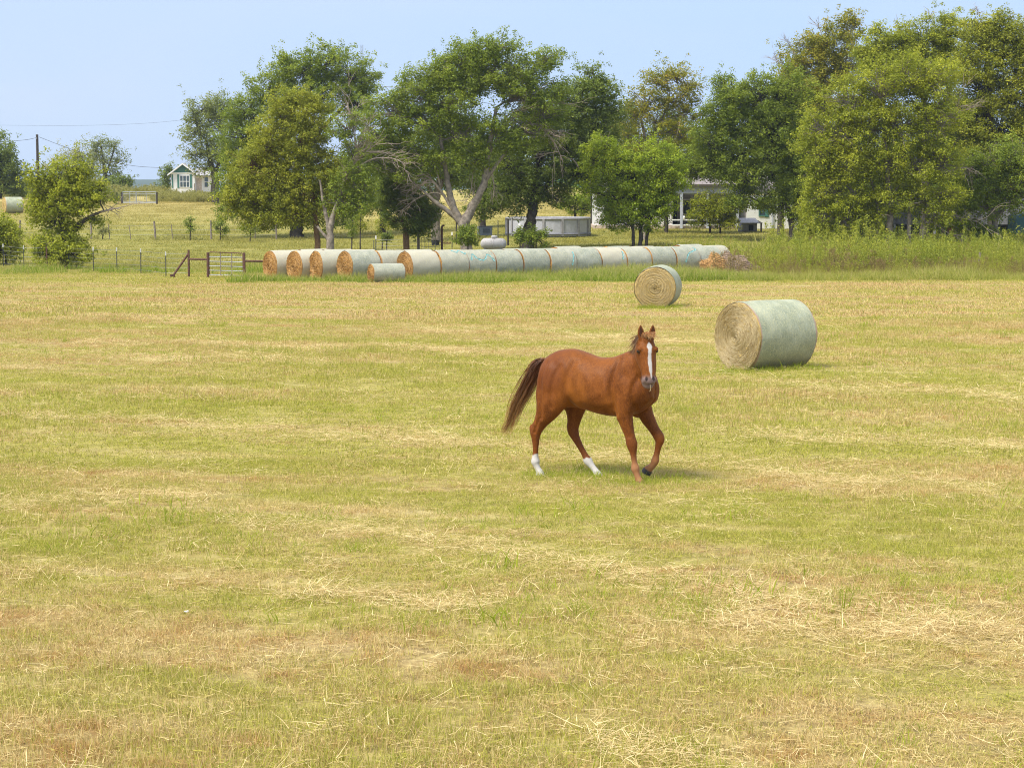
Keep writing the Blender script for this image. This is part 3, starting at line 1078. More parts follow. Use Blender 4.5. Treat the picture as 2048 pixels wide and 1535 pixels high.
strands('mane', P_, .006, M_mane, horse, R.uniform(0, 1, n))
n = 330
root = front - hn * .05 + np.array((0, 0, .045)) + ec * R.normal(0, .026, (n, 1)) + R.normal(0, .012, (n, 3))
ln = R.uniform(.05, .12, n)
d = hn * .75 + ec * R.normal(.35, .35, (n, 1)) + np.array((0, 0, .45)) + R.normal(0, .12, (n, 3))
P_ = root[:, None] + (ln[:, None, None] * q[None, :, None]) * d[:, None] + np.array((0, 0, -1.0)) * (ln[:, None] * 1.0 * q[None] ** 2)[..., None]
M_fore = hair_material('forelock_hair', (.20, .075, .024), (.42, .19, .06), (.54, .32, .12))
strands('forelock', P_, .005, M_fore, horse, R.uniform(0, 1, n))
# one dry stalk hanging from the lips
stalk = MB()
m0 = front + hd * HL * 1.0 - hn * .02
stalk.tube([m0, m0 + np.array((.004, 0, -.03)), m0 + np.array((.0, 0, -.06)) + ec * .006, m0 + np.array((0, 0, -.085)) - ec * .004], .0022, 5)
so = stalk.build('grass_stalk', simple('dry_stalk', (.6, .47, .25), .8))
so.location = horse.location
so.rotation_euler = horse.rotation_euler
tag(so, "single dry grass stalk hanging from the chestnut horse's lips", 'grass stalk')
# ------------------------------------------------------------------ hay bales
def hay_material(name, c0, c1, c2, rings):
    """end face / body: wound layers of straw round the bale's own X axis"""
    m, t, out = material(name)
    oc = t.n('ShaderNodeTexCoord').outputs['Object']
    s = t.n('ShaderNodeSeparateXYZ', {0: oc})
    y, z = s.outputs[1], s.outputs[2]
    r2 = t.math('SQRT', t.math('ADD', t.math('MULTIPLY', y, y), t.math('MULTIPLY', z, z)))
    an = t.math('ARCTAN2', z, y)
    info = t.n('ShaderNodeObjectInfo')
    rnd = t.math('MULTIPLY', info.outputs['Random'], 40.0)
    wobn = t.noise(oc, 3.2, 4, .6)
    rr = t.math('ADD', r2, t.math('ADD', t.math('MULTIPLY', an, .012), t.math('MULTIPLY', wobn, .075)))
    pol = t.n('ShaderNodeCombineXYZ', {0: t.math('MULTIPLY', rr, rings), 1: t.math('MULTIPLY', an, 2.6), 2: rnd}).outputs[0]
    n1 = t.noise(pol, 1.0, 5, .65)
    pol2 = t.n('ShaderNodeCombineXYZ', {0: t.math('MULTIPLY', rr, rings * 4.5), 1: t.math('MULTIPLY', an, 5.0), 2: rnd}).outputs[0]
    n2 = t.noise(pol2, 1.0, 4, .7)
    big = t.noise(t.n('ShaderNodeVectorMath', {0: oc, 1: t.n('ShaderNodeCombineXYZ', {0: rnd, 1: rnd, 2: rnd}).outputs[0]}, operation='ADD').outputs[0], 2.3, 4, .6)
    c = t.mix(t.ramp(n1, .30, .70), c0, c1)
    ringw = t.math('SINE', t.math('MULTIPLY', rr, 2 * PI / .082))
    c = t.mix(t.math('MULTIPLY', t.ramp(ringw, -.35, -.95), .38), c, tuple(.55 * a for a in c0))
    c = t.mix(t.ramp(n2, .52, .78), c, c2)
    c = t.mix(t.math('MULTIPLY', t.ramp(big, .5, .75), .45), c, c0)
    principled(t, out, c, .9, .1, t.math('ADD', t.math('ADD', n1, t.math('MULTIPLY', ringw, .35)), t.math('MULTIPLY', n2, .6)), .8, .035)
    return m


def net_material(name, c0, c1, edge, WARM=.0):
    m, t, out = material(name)
    oc = t.n('ShaderNodeTexCoord').outputs['Object']
    s = t.n('ShaderNodeSeparateXYZ', {0: oc})
    x, y, z = s.outputs
    an = t.math('ARCTAN2', z, y)
    rnd = t.math('MULTIPLY', t.n('ShaderNodeObjectInfo').outputs['Random'], 37.0)
    cyl = t.n('ShaderNodeCombineXYZ', {0: t.math('MULTIPLY', x, 3.0), 1: t.math('MULTIPLY', an, 1.6), 2: rnd}).outputs[0]
    fine = t.n('ShaderNodeCombineXYZ', {0: t.math('MULTIPLY', x, 17.0), 1: t.math('MULTIPLY', an, 8.5), 2: rnd}).outputs[0]
    th = t.n('ShaderNodeCombineXYZ', {0: t.math('MULTIPLY', x, 70.0), 1: t.math('MULTIPLY', an, 3.0), 2: rnd}).outputs[0]
    n1, n2, n3 = t.noise(cyl, 1.0, 4, .6), t.noise(fine, 1.0, 5, .8, 2.6), t.noise(th, 1.0, 2, .5)
    c = t.mix(t.ramp(n1, .3, .7), c0, c1)
    own = t.math('FRACT', t.math('MULTIPLY', rnd, 1.7))
    c = t.mix(t.math('MULTIPLY', t.ramp(own, .25, .95), WARM), c, (.47, .42, .33))
    c = t.mix(t.math('MULTIPLY', t.ramp(n2, .46, .64), .8), c, (.54, .51, .30))
    c = t.mix(t.math('MULTIPLY', t.ramp(n2, .46, .28), .35), c, (.16, .20, .155))
    c = t.mix(t.math('MULTIPLY', t.ramp(n3, .55, .75), .35), c, (.62, .68, .60))
    ax = t.math('ABSOLUTE', x)
    wv = t.math('MULTIPLY', t.noise(t.n('ShaderNodeCombineXYZ', {0: rnd, 1: an, 2: 0.0}).outputs[0], 2.0, 3, .6), .05)
    e = t.ramp(t.math('ADD', ax, wv), .758, .770)
    c = t.mix(t.math('MULTIPLY', e, .85), c, edge)
    # browner in patches towards the bottom of the wrap
    low_brown = t.math('MULTIPLY', t.ramp(z, -.25, -.70), t.ramp(n1, .3, .55))
    c = t.mix(t.math('MULTIPLY', low_brown, .55), c, (.19, .155, .105))
    principled(t, out, c, .62, .25, t.math('ADD', n2, n3), .55, .02)
    return m


M_hay = hay_material('fresh_hay', (.38, .265, .090), (.60, .445, .170), (.77, .62, .30), 26)
M_hay_old = hay_material('weathered_hay', (.285, .145, .042), (.50, .275, .085), (.58, .36, .14), 14)
M_net = net_material('pale_green_net', (.235, .265, .185), (.350, .375, .275), (.42, .27, .21))
M_net_old = net_material('weathered_net', (.215, .235, .195), (.325, .33, .28), (.36, .20, .12), .75)
M_teal = simple('turquoise_net_tail', (.22, .45, .44), .6, .3, .25, 12)


def bale_mesh(rad_, half, old, seed):
    """body with gently bulging, layered end faces; local X is the axis, Z up, origin in the middle"""
    rs = np.random.default_rng(seed)
    n = 72
    ang = np.arange(n) * 2 * PI / n
    lump = 1 + .010 * np.sin(ang * 2 + rs.uniform(0, 6)) + .007 * np.sin(ang * 5 + rs.uniform(0, 6)) + (.012 if old else .004) * rs.normal(0, 1, n)
    flat = np.where(np.sin(ang) < -.86, .93 if old else .965, 1.0)
    rr = []
    fr = [0.02, .10, .18, .26, .34, .42, .50, .58, .66, .74, .82, .90, .955, .985]
    for q in fr:
        ring_x = -half - .055 * (1 - q ** 2.2) - (.026 if old else .012) * rs.normal(0, 1, n) * (q < .97) - .018 * math.sin(q * 34 + seed)
        rr.append((ring_x, q * lump))
    for q in (-1, -.97, -.9, -.5, 0, .5, .9, .97, 1):
        rr.append((np.full(n, half * q), lump * (1.0 if abs(q) < .99 else .992)))
    for q in fr[::-1]:
        rr.append((half + .055 * (1 - q ** 2.2) + .014 * rs.normal(0, 1, n) * (q < .97) + .018 * math.sin(q * 34), q * lump))
    V = np.concatenate([np.c_[x, rad_ * l * np.cos(ang), np.maximum(rad_ * l * np.sin(ang), -rad_ * .955)] for x, l in rr])
    m = len(rr)
    idx = np.arange(m * n).reshape(m, n)
    F = np.stack([idx[:-1], np.roll(idx[:-1], -1, 1), np.roll(idx[1:], -1, 1), idx[1:]], -1).reshape(-1, 4)
    return V, F


def net_mesh(rad_, half, seed):
    rs = np.random.default_rng(seed + 100)
    n = 72
    ang = np.arange(n) * 2 * PI / n
    xs = np.linspace(-1, 1, 25)
    rr = []
    for q in xs:
        belly = 1.034 + .010 * (1 - q * q) - (.010 if abs(q) > .99 else 0)
        l = belly * (1 + .006 * np.sin(ang * 3 + seed) + .004 * np.sin(ang * 9 + q * 4 + seed) + .0025 * rs.normal(0, 1, n))
        x = half * (q * .995) + (.012 * np.sin(ang * 4 + seed * 2) if abs(q) > .99 else 0)
        rr.append(np.c_[np.full(n, 0) + x, rad_ * l * np.cos(ang), np.maximum(rad_ * l * np.sin(ang), -rad_ * .965)])
    V = np.concatenate(rr)
    m = len(rr)
    idx = np.arange(m * n).reshape(m, n)
    F = np.stack([idx[:-1], np.roll(idx[:-1], -1, 1), np.roll(idx[1:], -1, 1), idx[1:]], -1).reshape(-1, 4)
    return V, F


def fringe(rad_, half, n, seed, wid=.006):
    """loose straw ends sticking out of the left-hand face, combed round the axis"""
    rs = np.random.default_rng(seed)
    q = np.sqrt(rs.uniform(.0, 1, n))
    a = rs.uniform(0, 2 * PI, n)
    ln = rs.uniform(.06, .24, n)
    m = 4
    P_ = np.zeros((n, m, 3))
    for i in range(m):
        u = i / (m - 1)
        aa = a + u * ln / (rad_ * np.maximum(q, .15)) * .9
        r_ = rad_ * q * (1 + rs.normal(0, .010, n) * u) + rs.normal(0, .014, n) * u
        P_[:, i, 0] = -half - .058 * (1 - q ** 2.2) - .012 - .05 * u * rs.uniform(-.1, 1, n) ** 2
        P_[:, i, 1] = r_ * np.cos(aa)
        P_[:, i, 2] = r_ * np.sin(aa)
    return P_


M_fringe = hair_material('loose_straw_ends', (.40, .29, .13), (.66, .54, .30), (.80, .70, .45))
M_fringe_old = hair_material('old_straw_ends', (.38, .205, .065), (.60, .36, .13), (.66, .44, .18))
_cache = {}


def bale(key, rad_, half, old, loc, rz, label, group=None, frn=0, tail=None, tilt=0):
    """loc: centre of the bale on the ground"""
    root = empty('hay_bale', loc, rz, label, 'hay bale', group)
    if key not in _cache:
        V, F = bale_mesh(rad_, half, old, key)
        hm = np_mesh('hay', V, F, M_hay_old if old else M_hay, smooth=True)
        V, F = net_mesh(rad_, half, key)
        nm_ = np_mesh('net_wrap', V, F, M_net_old if old else M_net, smooth=True)
        _cache[key] = (hm, nm_)
    hm, nm_ = _cache[key]
    zc = rad_ * .955
    link('hay', hm, root, (0, 0, zc)).rotation_euler = (tilt, 0, 0)
    no = link('net_wrap', nm_, root, (0, 0, zc))
    no.rotation_euler = (tilt, 0, 0)
    if frn:
        fo = strands('loose_straw', fringe(rad_, half, frn, key + 7), .0045 if not old else .011, M_fringe_old if old else M_fringe, root, R.uniform(0, 1, frn))
        fo.location = (0, 0, zc)
    if tail:
        # torn end of the netting: a zigzag ribbon lying on the wrap
        pts = np.array(tail)
        q = cat(np.c_[pts, np.zeros(len(pts))], 6)
        x_, a_ = q[:, 0], q[:, 1]
        r_ = rad_ * 1.058
        d = np.gradient(np.c_[x_, a_ * r_], axis=0)
        d /= np.linalg.norm(d, axis=1)[:, None]
        wd = .030 * (1 + .5 * np.sin(np.arange(len(x_)) * 1.3))
        L_, R_ = [], []
        for sg, dst in ((-1, L_), (1, R_)):
            xx_ = x_ - sg * d[:, 1] * wd
            aa = a_ + sg * d[:, 0] * wd / r_
            dst.append(np.c_[xx_, r_ * np.cos(aa), r_ * np.sin(aa)])
        V = np.concatenate([L_[0], R_[0], L_[0] * np.array((1, .985, .985)), R_[0] * np.array((1, .985, .985))])
        k = len(x_)
        F = [(i, i + 1, k + i + 1, k + i) for i in range(k - 1)] + [(2 * k + i, i, i + 1, 2 * k + i + 1) for i in range(k - 1)] + \
            [(k + i, 3 * k + i, 3 * k + i + 1, k + i + 1) for i in range(k - 1)]
        to = link('net_tail', np_mesh('net_tail', V, np.array(F), M_teal), root, (0, 0, zc))
        tag(to, 'bright turquoise torn end of the net wrap')
    return root


AX = rad(35)
# the two loose bales in the field
b1 = place(1531, 42.7)
bale(1, .70, .77, False, b1, AX, 'large bale in green net lying alone behind the horse, spiral hay end facing left', None, 8500)
b2 = place(1316, 69.4)
bale(2, .69, .75, False, b2, rad(90 - 4.0 - 8), 'round bale standing end-on in the field, coiled hay face towards the viewer', None, 2600)
_b = place(26, 185)
bale(3, .72, .78, False, _b, rad(28), 'pale round bale far off in the upper pasture at the left edge', None, 0)

GRP = 'round bales stored in tight rows'
a_ = np.array((math.cos(AX), math.sin(AX)))
nrm_ = np.array((-math.sin(AX), math.cos(AX)))
S0 = place(809, 95.0)
face0 = np.array((S0.x, S0.y))
names12 = ['weathered bale at the front end of the near row, orange hay end open to view',
           'bale with a turquoise tail over its top, second in the near row',
           'bale with a turquoise zigzag across its side, third in the near row',
           'plain pale bale in the near row right after the turquoise zigzag one',
           'pale bale fifth in the near row, in front of the white tank',
           'near-row bale with a teal streak down its right edge, below the dark oak trunk',
           'grey net bale in the near row straight below the grey pool',
           "near-row bale straight below the pool's right end, a teal streak at its edge",
           'plain grey bale in the near row, below the white house corner',
           'bale in the near row directly above the coiled lone bale in the field',
           'bale with a turquoise streak down its right side, last but one in the near row',
           'darker bluish green bale closing the right end of the near row']
tails = {1: [(.05, 1.9), (.25, 2.15), (.45, 1.95), (.62, 2.3), (.72, 2.2)], 2: [(-.62, 2.75), (-.45, 2.3), (-.3, 2.6), (-.05, 2.75), (.15, 2.7), (.35, 2.35), (.5, 2.5), (.66, 2.85)],
         5: [(.45, 3.2), (.52, 2.9), (.62, 2.5), (.66, 2.2)], 7: [(.5, 2.9), (.58, 2.6), (.62, 2.3)], 10: [(-.25, 3.2), (-.05, 2.7), (.15, 2.5), (.45, 2.35), (.62, 2.25), (.58, 2.0)],
         4: None, 0: None}
PITCH = 1.555
for i, nm in enumerate(names12):
    c = face0 + a_ * (.77 + .0 + PITCH * i) + nrm_ * R.normal(0, .03)
    rd = .70 + R.normal(0, .012)
    bale(10 + i % 6, .70, .755, True, (c[0], c[1], gz(*c) - .05 + R.normal(0, .015)), AX + R.normal(0, .012), nm, GRP, 1500 if i == 0 else 0, tails.get(i))

starts = {1: (689, 94.7), 2: (632, 95.5), 3: (588, 96.3), 4: (540, 97.2)}
lab = {1: 'orange hay end of the fourth row from the left, beside the small bale', 2: 'orange hay end third from the left among the row ends',
       3: 'orange hay end with a dark hole, second from the left of the row ends', 4: 'leftmost bale of the stored rows, orange hay end next to the metal gate'}
for k, (px, dd) in starts.items():
    s_ = place(px, dd)
    f0 = np.array((s_.x, s_.y))
    count = 3 if k == 1 else 2
    for i in range(count):
        c = f0 + a_ * (.77 + 1.56 * i)
        l_ = lab[k] if i == 0 else {1: ['', 'second bale behind the fourth orange end, its seam above the small bale', 'pale bale top showing just behind the front end of the near row'][i],
                                    2: 'bale top showing behind the third orange hay end', 3: 'bale top showing behind the second orange hay end from the left',
                                    4: 'bale top showing behind the leftmost orange hay end'}[k]
        bale(10 + (k + i * 2) % 6, .70, .755, True, (c[0], c[1], gz(*c) - .04), AX + R.normal(0, .02), l_, GRP, 1300 if i == 0 else 0)
for i in range(11):
    c = face0 + a_ * (4.1 + PITCH * i) + nrm_ * 1.46
    bale(10 + (i + 3) % 6, .70, .755, True, (c[0], c[1], gz(*c) - .05 + R.normal(0, .02)), AX + R.normal(0, .02),
         'hidden second-row bale, only its pale top showing over the near row', GRP + ', second row')
s_ = place(748, 92.6)
c = np.array((s_.x, s_.y)) + a_ * .66
bale(30, .42, .74, True, (c[0], c[1], gz(*c) - .02), rad(24), 'small low bale lying by itself in front of the stored rows', None, 500)


# rotting heaps at the right end of the row
def heap(cpx, d, size, mat, label, seed, fr):
    rs = np.random.default_rng(seed)
    g = place(cpx, d)
    bm = bmesh.new()
    bmesh.ops.create_icosphere(bm, subdivisions=5, radius=1)
    ph = rs.uniform(0, 6, 12)
    for v in bm.verts:
        x, y, z = v.co
        k = 1 + .16 * math.sin(3 * x + ph[0]) * math.sin(3.5 * y + ph[1]) + .10 * math.sin(6 * x + 4 * z + ph[2]) + .06 * math.sin(13 * y + ph[3]) * math.sin(11 * x + ph[4]) \
            + .04 * math.sin(27 * z + 19 * x + ph[5]) + rs.normal(0, .018)
        v.co = (x * size[0] * k, y * size[1] * k, max(-.1, (z * .62 + .38) * size[2] * k))
    me = bpy.data.meshes.new('hay_heap')
    bm.to_mesh(me)
    bm.free()
    me.polygons.foreach_set('use_smooth', np.ones(len(me.polygons), bool))
    me.materials.append(mat)
    o = link('hay_heap', me, None, (g.x, g.y, g.z - .02), rs.uniform(-.4, .4))
    tag(o, label, 'hay heap')
    vs = np.array([v.co[:] for v in me.vertices])
    pick = vs[rs.integers(0, len(vs), fr)]
    q = np.linspace(0, 1, 4)
    dr = np.c_[rs.normal(0, 1, fr), rs.normal(0, 1, fr), rs.normal(-.5, .5, fr)]
    nrm_v = pick / (np.linalg.norm(pick, axis=1)[:, None] + .1)
    P_ = pick[:, None] + nrm_v[:, None] * .02 + (dr * .10)[:, None] * q[None, :, None] + nrm_v[:, None] * (.04 * np.sin(q * PI))[None, :, None]
    strands('loose_straw', P_, .014, M_fringe_old if mat is M_rot1 else M_fringe_grey, o, rs.uniform(0, 1, fr))
    return o


M_rot1 = hay_material('rotting_orange_hay', (.27, .14, .05), (.46, .27, .11), (.56, .38, .18), 9)
M_rot2 = hay_material('rotting_grey_hay', (.15, .105, .075), (.29, .21, .155), (.40, .31, .23), 9)
M_fringe_grey = hair_material('grey_straw_ends', (.20, .14, .10), (.36, .27, .19), (.46, .37, .28))
heap(1427, 101.6, (.66, .62, .98), M_rot1, 'collapsed orange-brown bale slumped at the right end of the stored row', 3, 1400)
heap(1462, 102.6, (.72, .6, 1.0), M_rot2, 'pale brown rotten heap leaning behind the collapsed orange bale', 4, 700)
heap(1484, 101.2, (.62, .5, .70), M_rot2, 'greyish purple heap of rotten hay beside the collapsed orange bale', 5, 900)
heap(1510, 101.0, (.34, .4, .50), M_rot2, 'small grey lump of rotten hay, outermost of the heaps', 6, 500)
# ------------------------------------------------------------------ trees
def leaf_material(name, dark, lite, tip, trans=.45):
    m, t, out = material(name)
    tint = t.n('ShaderNodeAttribute', None, attribute_name='tint').outputs['Fac']
    c = t.mix(t.ramp(tint, 0, .9, False), dark, lite)
    c = t.mix(t.ramp(tint, .88, 1.0), c, tip)
    oc = t.n('ShaderNodeTexCoord').outputs['Object']
    c = t.mix(t.math('MULTIPLY', t.ramp(t.noise(oc, .55, 3, .6), .45, .7), .5), c, tuple(.5 * (a + b) for a, b in zip(lite, tip)))
    d = t.n('ShaderNodeBsdfPrincipled', {'Base Color': c, 'Roughness': .55, 'Specular IOR Level': .25})
    tr = t.n('ShaderNodeBsdfTranslucent', {'Color': t.mix(.35, c, (.35, .42, .04))})
    mx = t.n('ShaderNodeMixShader', {0: trans, 1: d.outputs[0], 2: tr.outputs[0]})
    t.links.new(mx.outputs[0], out.inputs[0])
    return m


LEAF = {
    'olive': leaf_material('olive_leaves', (0.180, 0.204, 0.019), (0.396, 0.402, 0.034), (0.550, 0.507, 0.052)),
    'green': leaf_material('green_leaves', (0.120, 0.170, 0.021), (0.270, 0.334, 0.035), (0.396, 0.433, 0.052)),
    'deep': leaf_material('deep_green_leaves', (0.096, 0.136, 0.024), (0.209, 0.266, 0.043), (0.311, 0.347, 0.061)),
    'grey': leaf_material('grey_green_leaves', (0.124, 0.157, 0.043), (0.265, 0.296, 0.083), (0.389, 0.402, 0.122)),
    'lime': leaf_material('lime_leaves', (0.168, 0.235, 0.015), (0.401, 0.495, 0.031), (0.574, 0.594, 0.052)),
    'bright': leaf_material('yellow_green_leaves', (0.185, 0.216, 0.017), (0.413, 0.439, 0.032), (0.574, 0.544, 0.052)),
    'rusty': leaf_material('rusty_leaves', (0.180, 0.185, 0.021), (0.371, 0.353, 0.035), (0.550, 0.359, 0.049)),
    'pale': leaf_material('sparse_grey_leaves', (0.211, 0.218, 0.075), (0.374, 0.362, 0.131), (0.498, 0.434, 0.152)),
}
BARK = {
    'grey': simple('grey_bark', (.255, .215, .175), .95, .1, .45, 5),
    'brown': simple('brown_bark', (.205, .125, .068), .95, .1, .4, 5),
    'dark': simple('dark_bark', (.085, .072, .060), .95, .1, .4, 5),
    'pale': simple('bare_pale_wood', (.36, .29, .23), .9, .1, .3, 6),
}


def batch_tubes(P, r0, r1, k=4):
    """n tapered tubes along paths P (n, m, 3)"""
    n, m, _ = P.shape
    T = np.gradient(P, axis=1)
    T /= np.linalg.norm(T, axis=2, keepdims=True) + 1e-9
    up = np.where(np.abs(T[..., 2:3]) > .9, np.array((1., 0, 0)), np.array((0, 0, 1.)))
    A = np.cross(T, up)
    A /= np.linalg.norm(A, axis=2, keepdims=True) + 1e-9
    B = np.cross(T, A)
    q = np.linspace(0, 1, m)
    r = r0[:, None] * (1 - q) + r1[:, None] * q
    ang = np.arange(k) * 2 * PI / k
    V = P[:, :, None] + r[:, :, None, None] * (np.cos(ang)[None, None, :, None] * A[:, :, None] + np.sin(ang)[None, None, :, None] * B[:, :, None])
    idx = np.arange(m * k).reshape(m, k)
    f = np.stack([idx[:-1], np.roll(idx[:-1], -1, 1), np.roll(idx[1:], -1, 1), idx[1:]], -1).reshape(-1, 4)
    F = (np.arange(n)[:, None, None] * m * k + f[None]).reshape(-1, 4)
    return V.reshape(-1, 3), F


def bez(a, b, up, m, rs, jit=.0):
    """n paths from a to b (n,3) that rise first and then level out"""
    q = np.linspace(0, 1, m)[None, :, None]
    L_ = np.linalg.norm(b - a, axis=1)[:, None]
    c = a + (b - a) * .5 + np.c_[np.zeros(len(a)), np.zeros(len(a)), up * L_[:, 0]] + rs.normal(0, jit, a.shape) * L_
    P = (1 - q) ** 2 * a[:, None] + 2 * q * (1 - q) * c[:, None] + q ** 2 * b[:, None]
    w = rs.normal(0, 1, P.shape) * (L_ * .03)[:, None]
    w[:, 0] = 0
    w[:, -1] = 0
    return P + w


def leaf_cloud(C, rad_, per, size, rs, ctint, flat=.7, narrow=1.0):
    """per leaves round every clump centre"""
    n = len(C)
    N = n * per
    d = rs.normal(0, 1, (N, 3))
    d /= np.linalg.norm(d, axis=1)[:, None]
    rr = rs.uniform(0, 1, N) ** .5
    cr = np.repeat(rad_, per)
    p = np.repeat(C, per, 0) + d * (rr * cr)[:, None] * np.array((1, 1, flat))
    nr = d * .55 + np.array((0, 0, .75)) + rs.normal(0, .55, (N, 3))
    nr /= np.linalg.norm(nr, axis=1)[:, None]
    a = np.cross(nr, rs.normal(0, 1, (N, 3)))
    a /= np.linalg.norm(a, axis=1)[:, None] + 1e-9
    b = np.cross(nr, a)
    L_ = size * .70 * rs.uniform(.65, 1.4, N)
    W_ = L_ * rs.uniform(.45, .7, N) * narrow
    V = np.stack([p - a * L_[:, None] / 2, p - b * W_[:, None] / 2 + a * L_[:, None] * .06, p + a * L_[:, None] / 2, p + b * W_[:, None] / 2 + a * L_[:, None] * .06], 1)
    F = np.arange(N * 4).reshape(N, 4)
    tint = np.clip(np.repeat(ctint, per) + rs.normal(0, .20, N), 0, 1)
    return V.reshape(-1, 3), F, np.repeat(tint, 4)


LEAFK = 2.1


def tree(name, label, cat_, d, basepx, trunks, lobes, leaf='green', bark='grey', seed=0, size=.17, per=34, dens=1.0, clump=.52, bare=(), group=None, hollow=.5,
         twig=.018, rough=1.0, base_dz=0):
    """trunks: lists of (px, py, radius[, extra distance]); lobes: (px, py, rx, ry[, extra distance]) in photo pixels at distance d"""
    rs = np.random.default_rng(seed)
    g = place(basepx, d)
    base = np.array(g) + np.array((0, 0, base_dz))
    root = empty(name, tuple(base), 0, label, cat_, group)
    k = mpp(d)
    W3 = lambda px, py, dd=0: np.array(at(px, py, d + dd)) - base
    Vs, Fs, nv = [], [], 0

    def push(V, F):
        nonlocal nv
        Vs.append(V)
        Fs.append(F + nv)
        nv += len(V)
    nodes, nrad = [], []
    for tr in trunks:
        P = np.array([W3(*(q[:2]), *(q[3:4])) for q in tr])
        r = np.array([q[2] for q in tr])
        if abs(P[0][2]) < 1.2:
            P[0][2] = min(P[0][2], -.15)
        C = cat(np.c_[P, r], 5)
        C[1:-1, :2] += rs.normal(0, .02, (len(C) - 2, 2)) * C[1:-1, 3:4] / .2
        kk = 10
        ang = np.arange(kk) * 2 * PI / kk
        T = np.gradient(C[:, :3], axis=0)
        T /= np.linalg.norm(T, axis=1)[:, None]
        A = np.cross(T, np.array((0, 1., 0)))
        A /= np.linalg.norm(A, axis=1)[:, None] + 1e-9
        B = np.cross(T, A)
        rr_ = C[:, 3][:, None] * (1 + .09 * rs.normal(0, 1, (len(C), kk)))
        V = C[:, None, :3] + rr_[..., None] * (np.cos(ang)[None, :, None] * A[:, None] + np.sin(ang)[None, :, None] * B[:, None])
        idx = np.arange(len(C) * kk).reshape(-1, kk)
        push(V.reshape(-1, 3), np.stack([idx[:-1], np.roll(idx[:-1], -1, 1), np.roll(idx[1:], -1, 1), idx[1:]], -1).reshape(-1, 4))
        h0 = C[:, 2].min()
        for i in range(len(C)):
            if C[i, 2] > h0 + .28 * (C[:, 2].max() - h0):
                nodes.append(C[i, :3]); nrad.append(C[i, 3])
    LV, LF, LT, ln = [], [], [], 0
    order = sorted(range(len(lobes)), key=lambda i: np.min(np.linalg.norm(np.array(nodes) - W3(*lobes[i][:2], *(lobes[i][4:5])), axis=1)))
    for i in order:
        lb = lobes[i]
        c = W3(lb[0], lb[1], *(lb[4:5]))
        rx, rz = lb[2] * k * 1.07, lb[3] * k * 1.07
        ry = (rx + rz) / 2 * .95
        nd = np.array(nodes)
        dist = np.linalg.norm((nd - c) * np.array((1, 1, 1)), axis=1) + 1.2 * np.maximum(0, nd[:, 2] - (c[2] - .2 * rz))
        j = int(np.argmin(dist))
        a0 = nd[j]
        r0 = min(nrad[j] * .75, .03 + .05 * math.sqrt(rx * rz))
        limb = bez(a0[None], (c + np.array((0, 0, -.15 * rz)))[None], .12, 8, rs, .06)
        V, F = batch_tubes(limb, np.array([r0]), np.array([max(.025, r0 * .35)]), 6)
        push(V, F)
        for q in range(2, 8):
            nodes.append(limb[0, q]); nrad.append(r0 * (1 - q / 8 * .6))
        area = 4 * PI * ((rx * ry + rx * rz + ry * rz) / 3)
        n = max(6, int(area / (clump * clump * 1.5) * dens * 1.75))
        dv = rs.normal(0, 1, (n, 3))
        dv /= np.linalg.norm(dv, axis=1)[:, None]
        u = hollow + (1.06 - hollow) * rs.uniform(0, 1, n) ** .7
        bumps = 1 + .25 * rough * np.sin(dv[:, 0] * 5 + seed) * np.sin(dv[:, 1] * 4 + 2 * i) + .20 * rough * np.sin(dv[:, 2] * 7 + i)
        pos_ = c + dv * (u * bumps)[:, None] * np.array((rx, ry, rz))
        ok = pos_[:, 2] > .25
        pos_, dv, u = pos_[ok], dv[ok], u[ok]
        n = len(pos_)
        st_ = limb[0][rs.integers(3, 8, n)]
        tw = bez(st_, pos_, .10, 5, rs, .05)
        V, F = batch_tubes(tw, np.full(n, twig * 1.6), np.full(n, twig * .5), 3)
        push(V, F)
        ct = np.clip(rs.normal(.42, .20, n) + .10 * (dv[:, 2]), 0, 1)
        V, F, T_ = leaf_cloud(pos_, clump * rs.uniform(.6, 1.2, n), max(6, int(per * LEAFK)), size, rs, ct)
        LV.append(V); LF.append(F + ln); LT.append(T_); ln += len(V)
        # thin sprays that break the outline
        m2 = int(n * .45)
        if m2 > 3:
            pk = rs.integers(0, n, m2)
            tipp = pos_[pk] + (dv[pk] * np.array((1, 1, .6)) + np.array((0, 0, .45)) + rs.normal(0, .35, (m2, 3))) * clump * rs.uniform(.4, 1.45, m2)[:, None]
            V, F, T_ = leaf_cloud(tipp, np.full(m2, clump * .42), max(4, int(per * LEAFK * .35)), size * .9, rs, np.clip(ct[pk] + .1, 0, 1), 1.0)
            LV.append(V); LF.append(F + ln); LT.append(T_); ln += len(V)
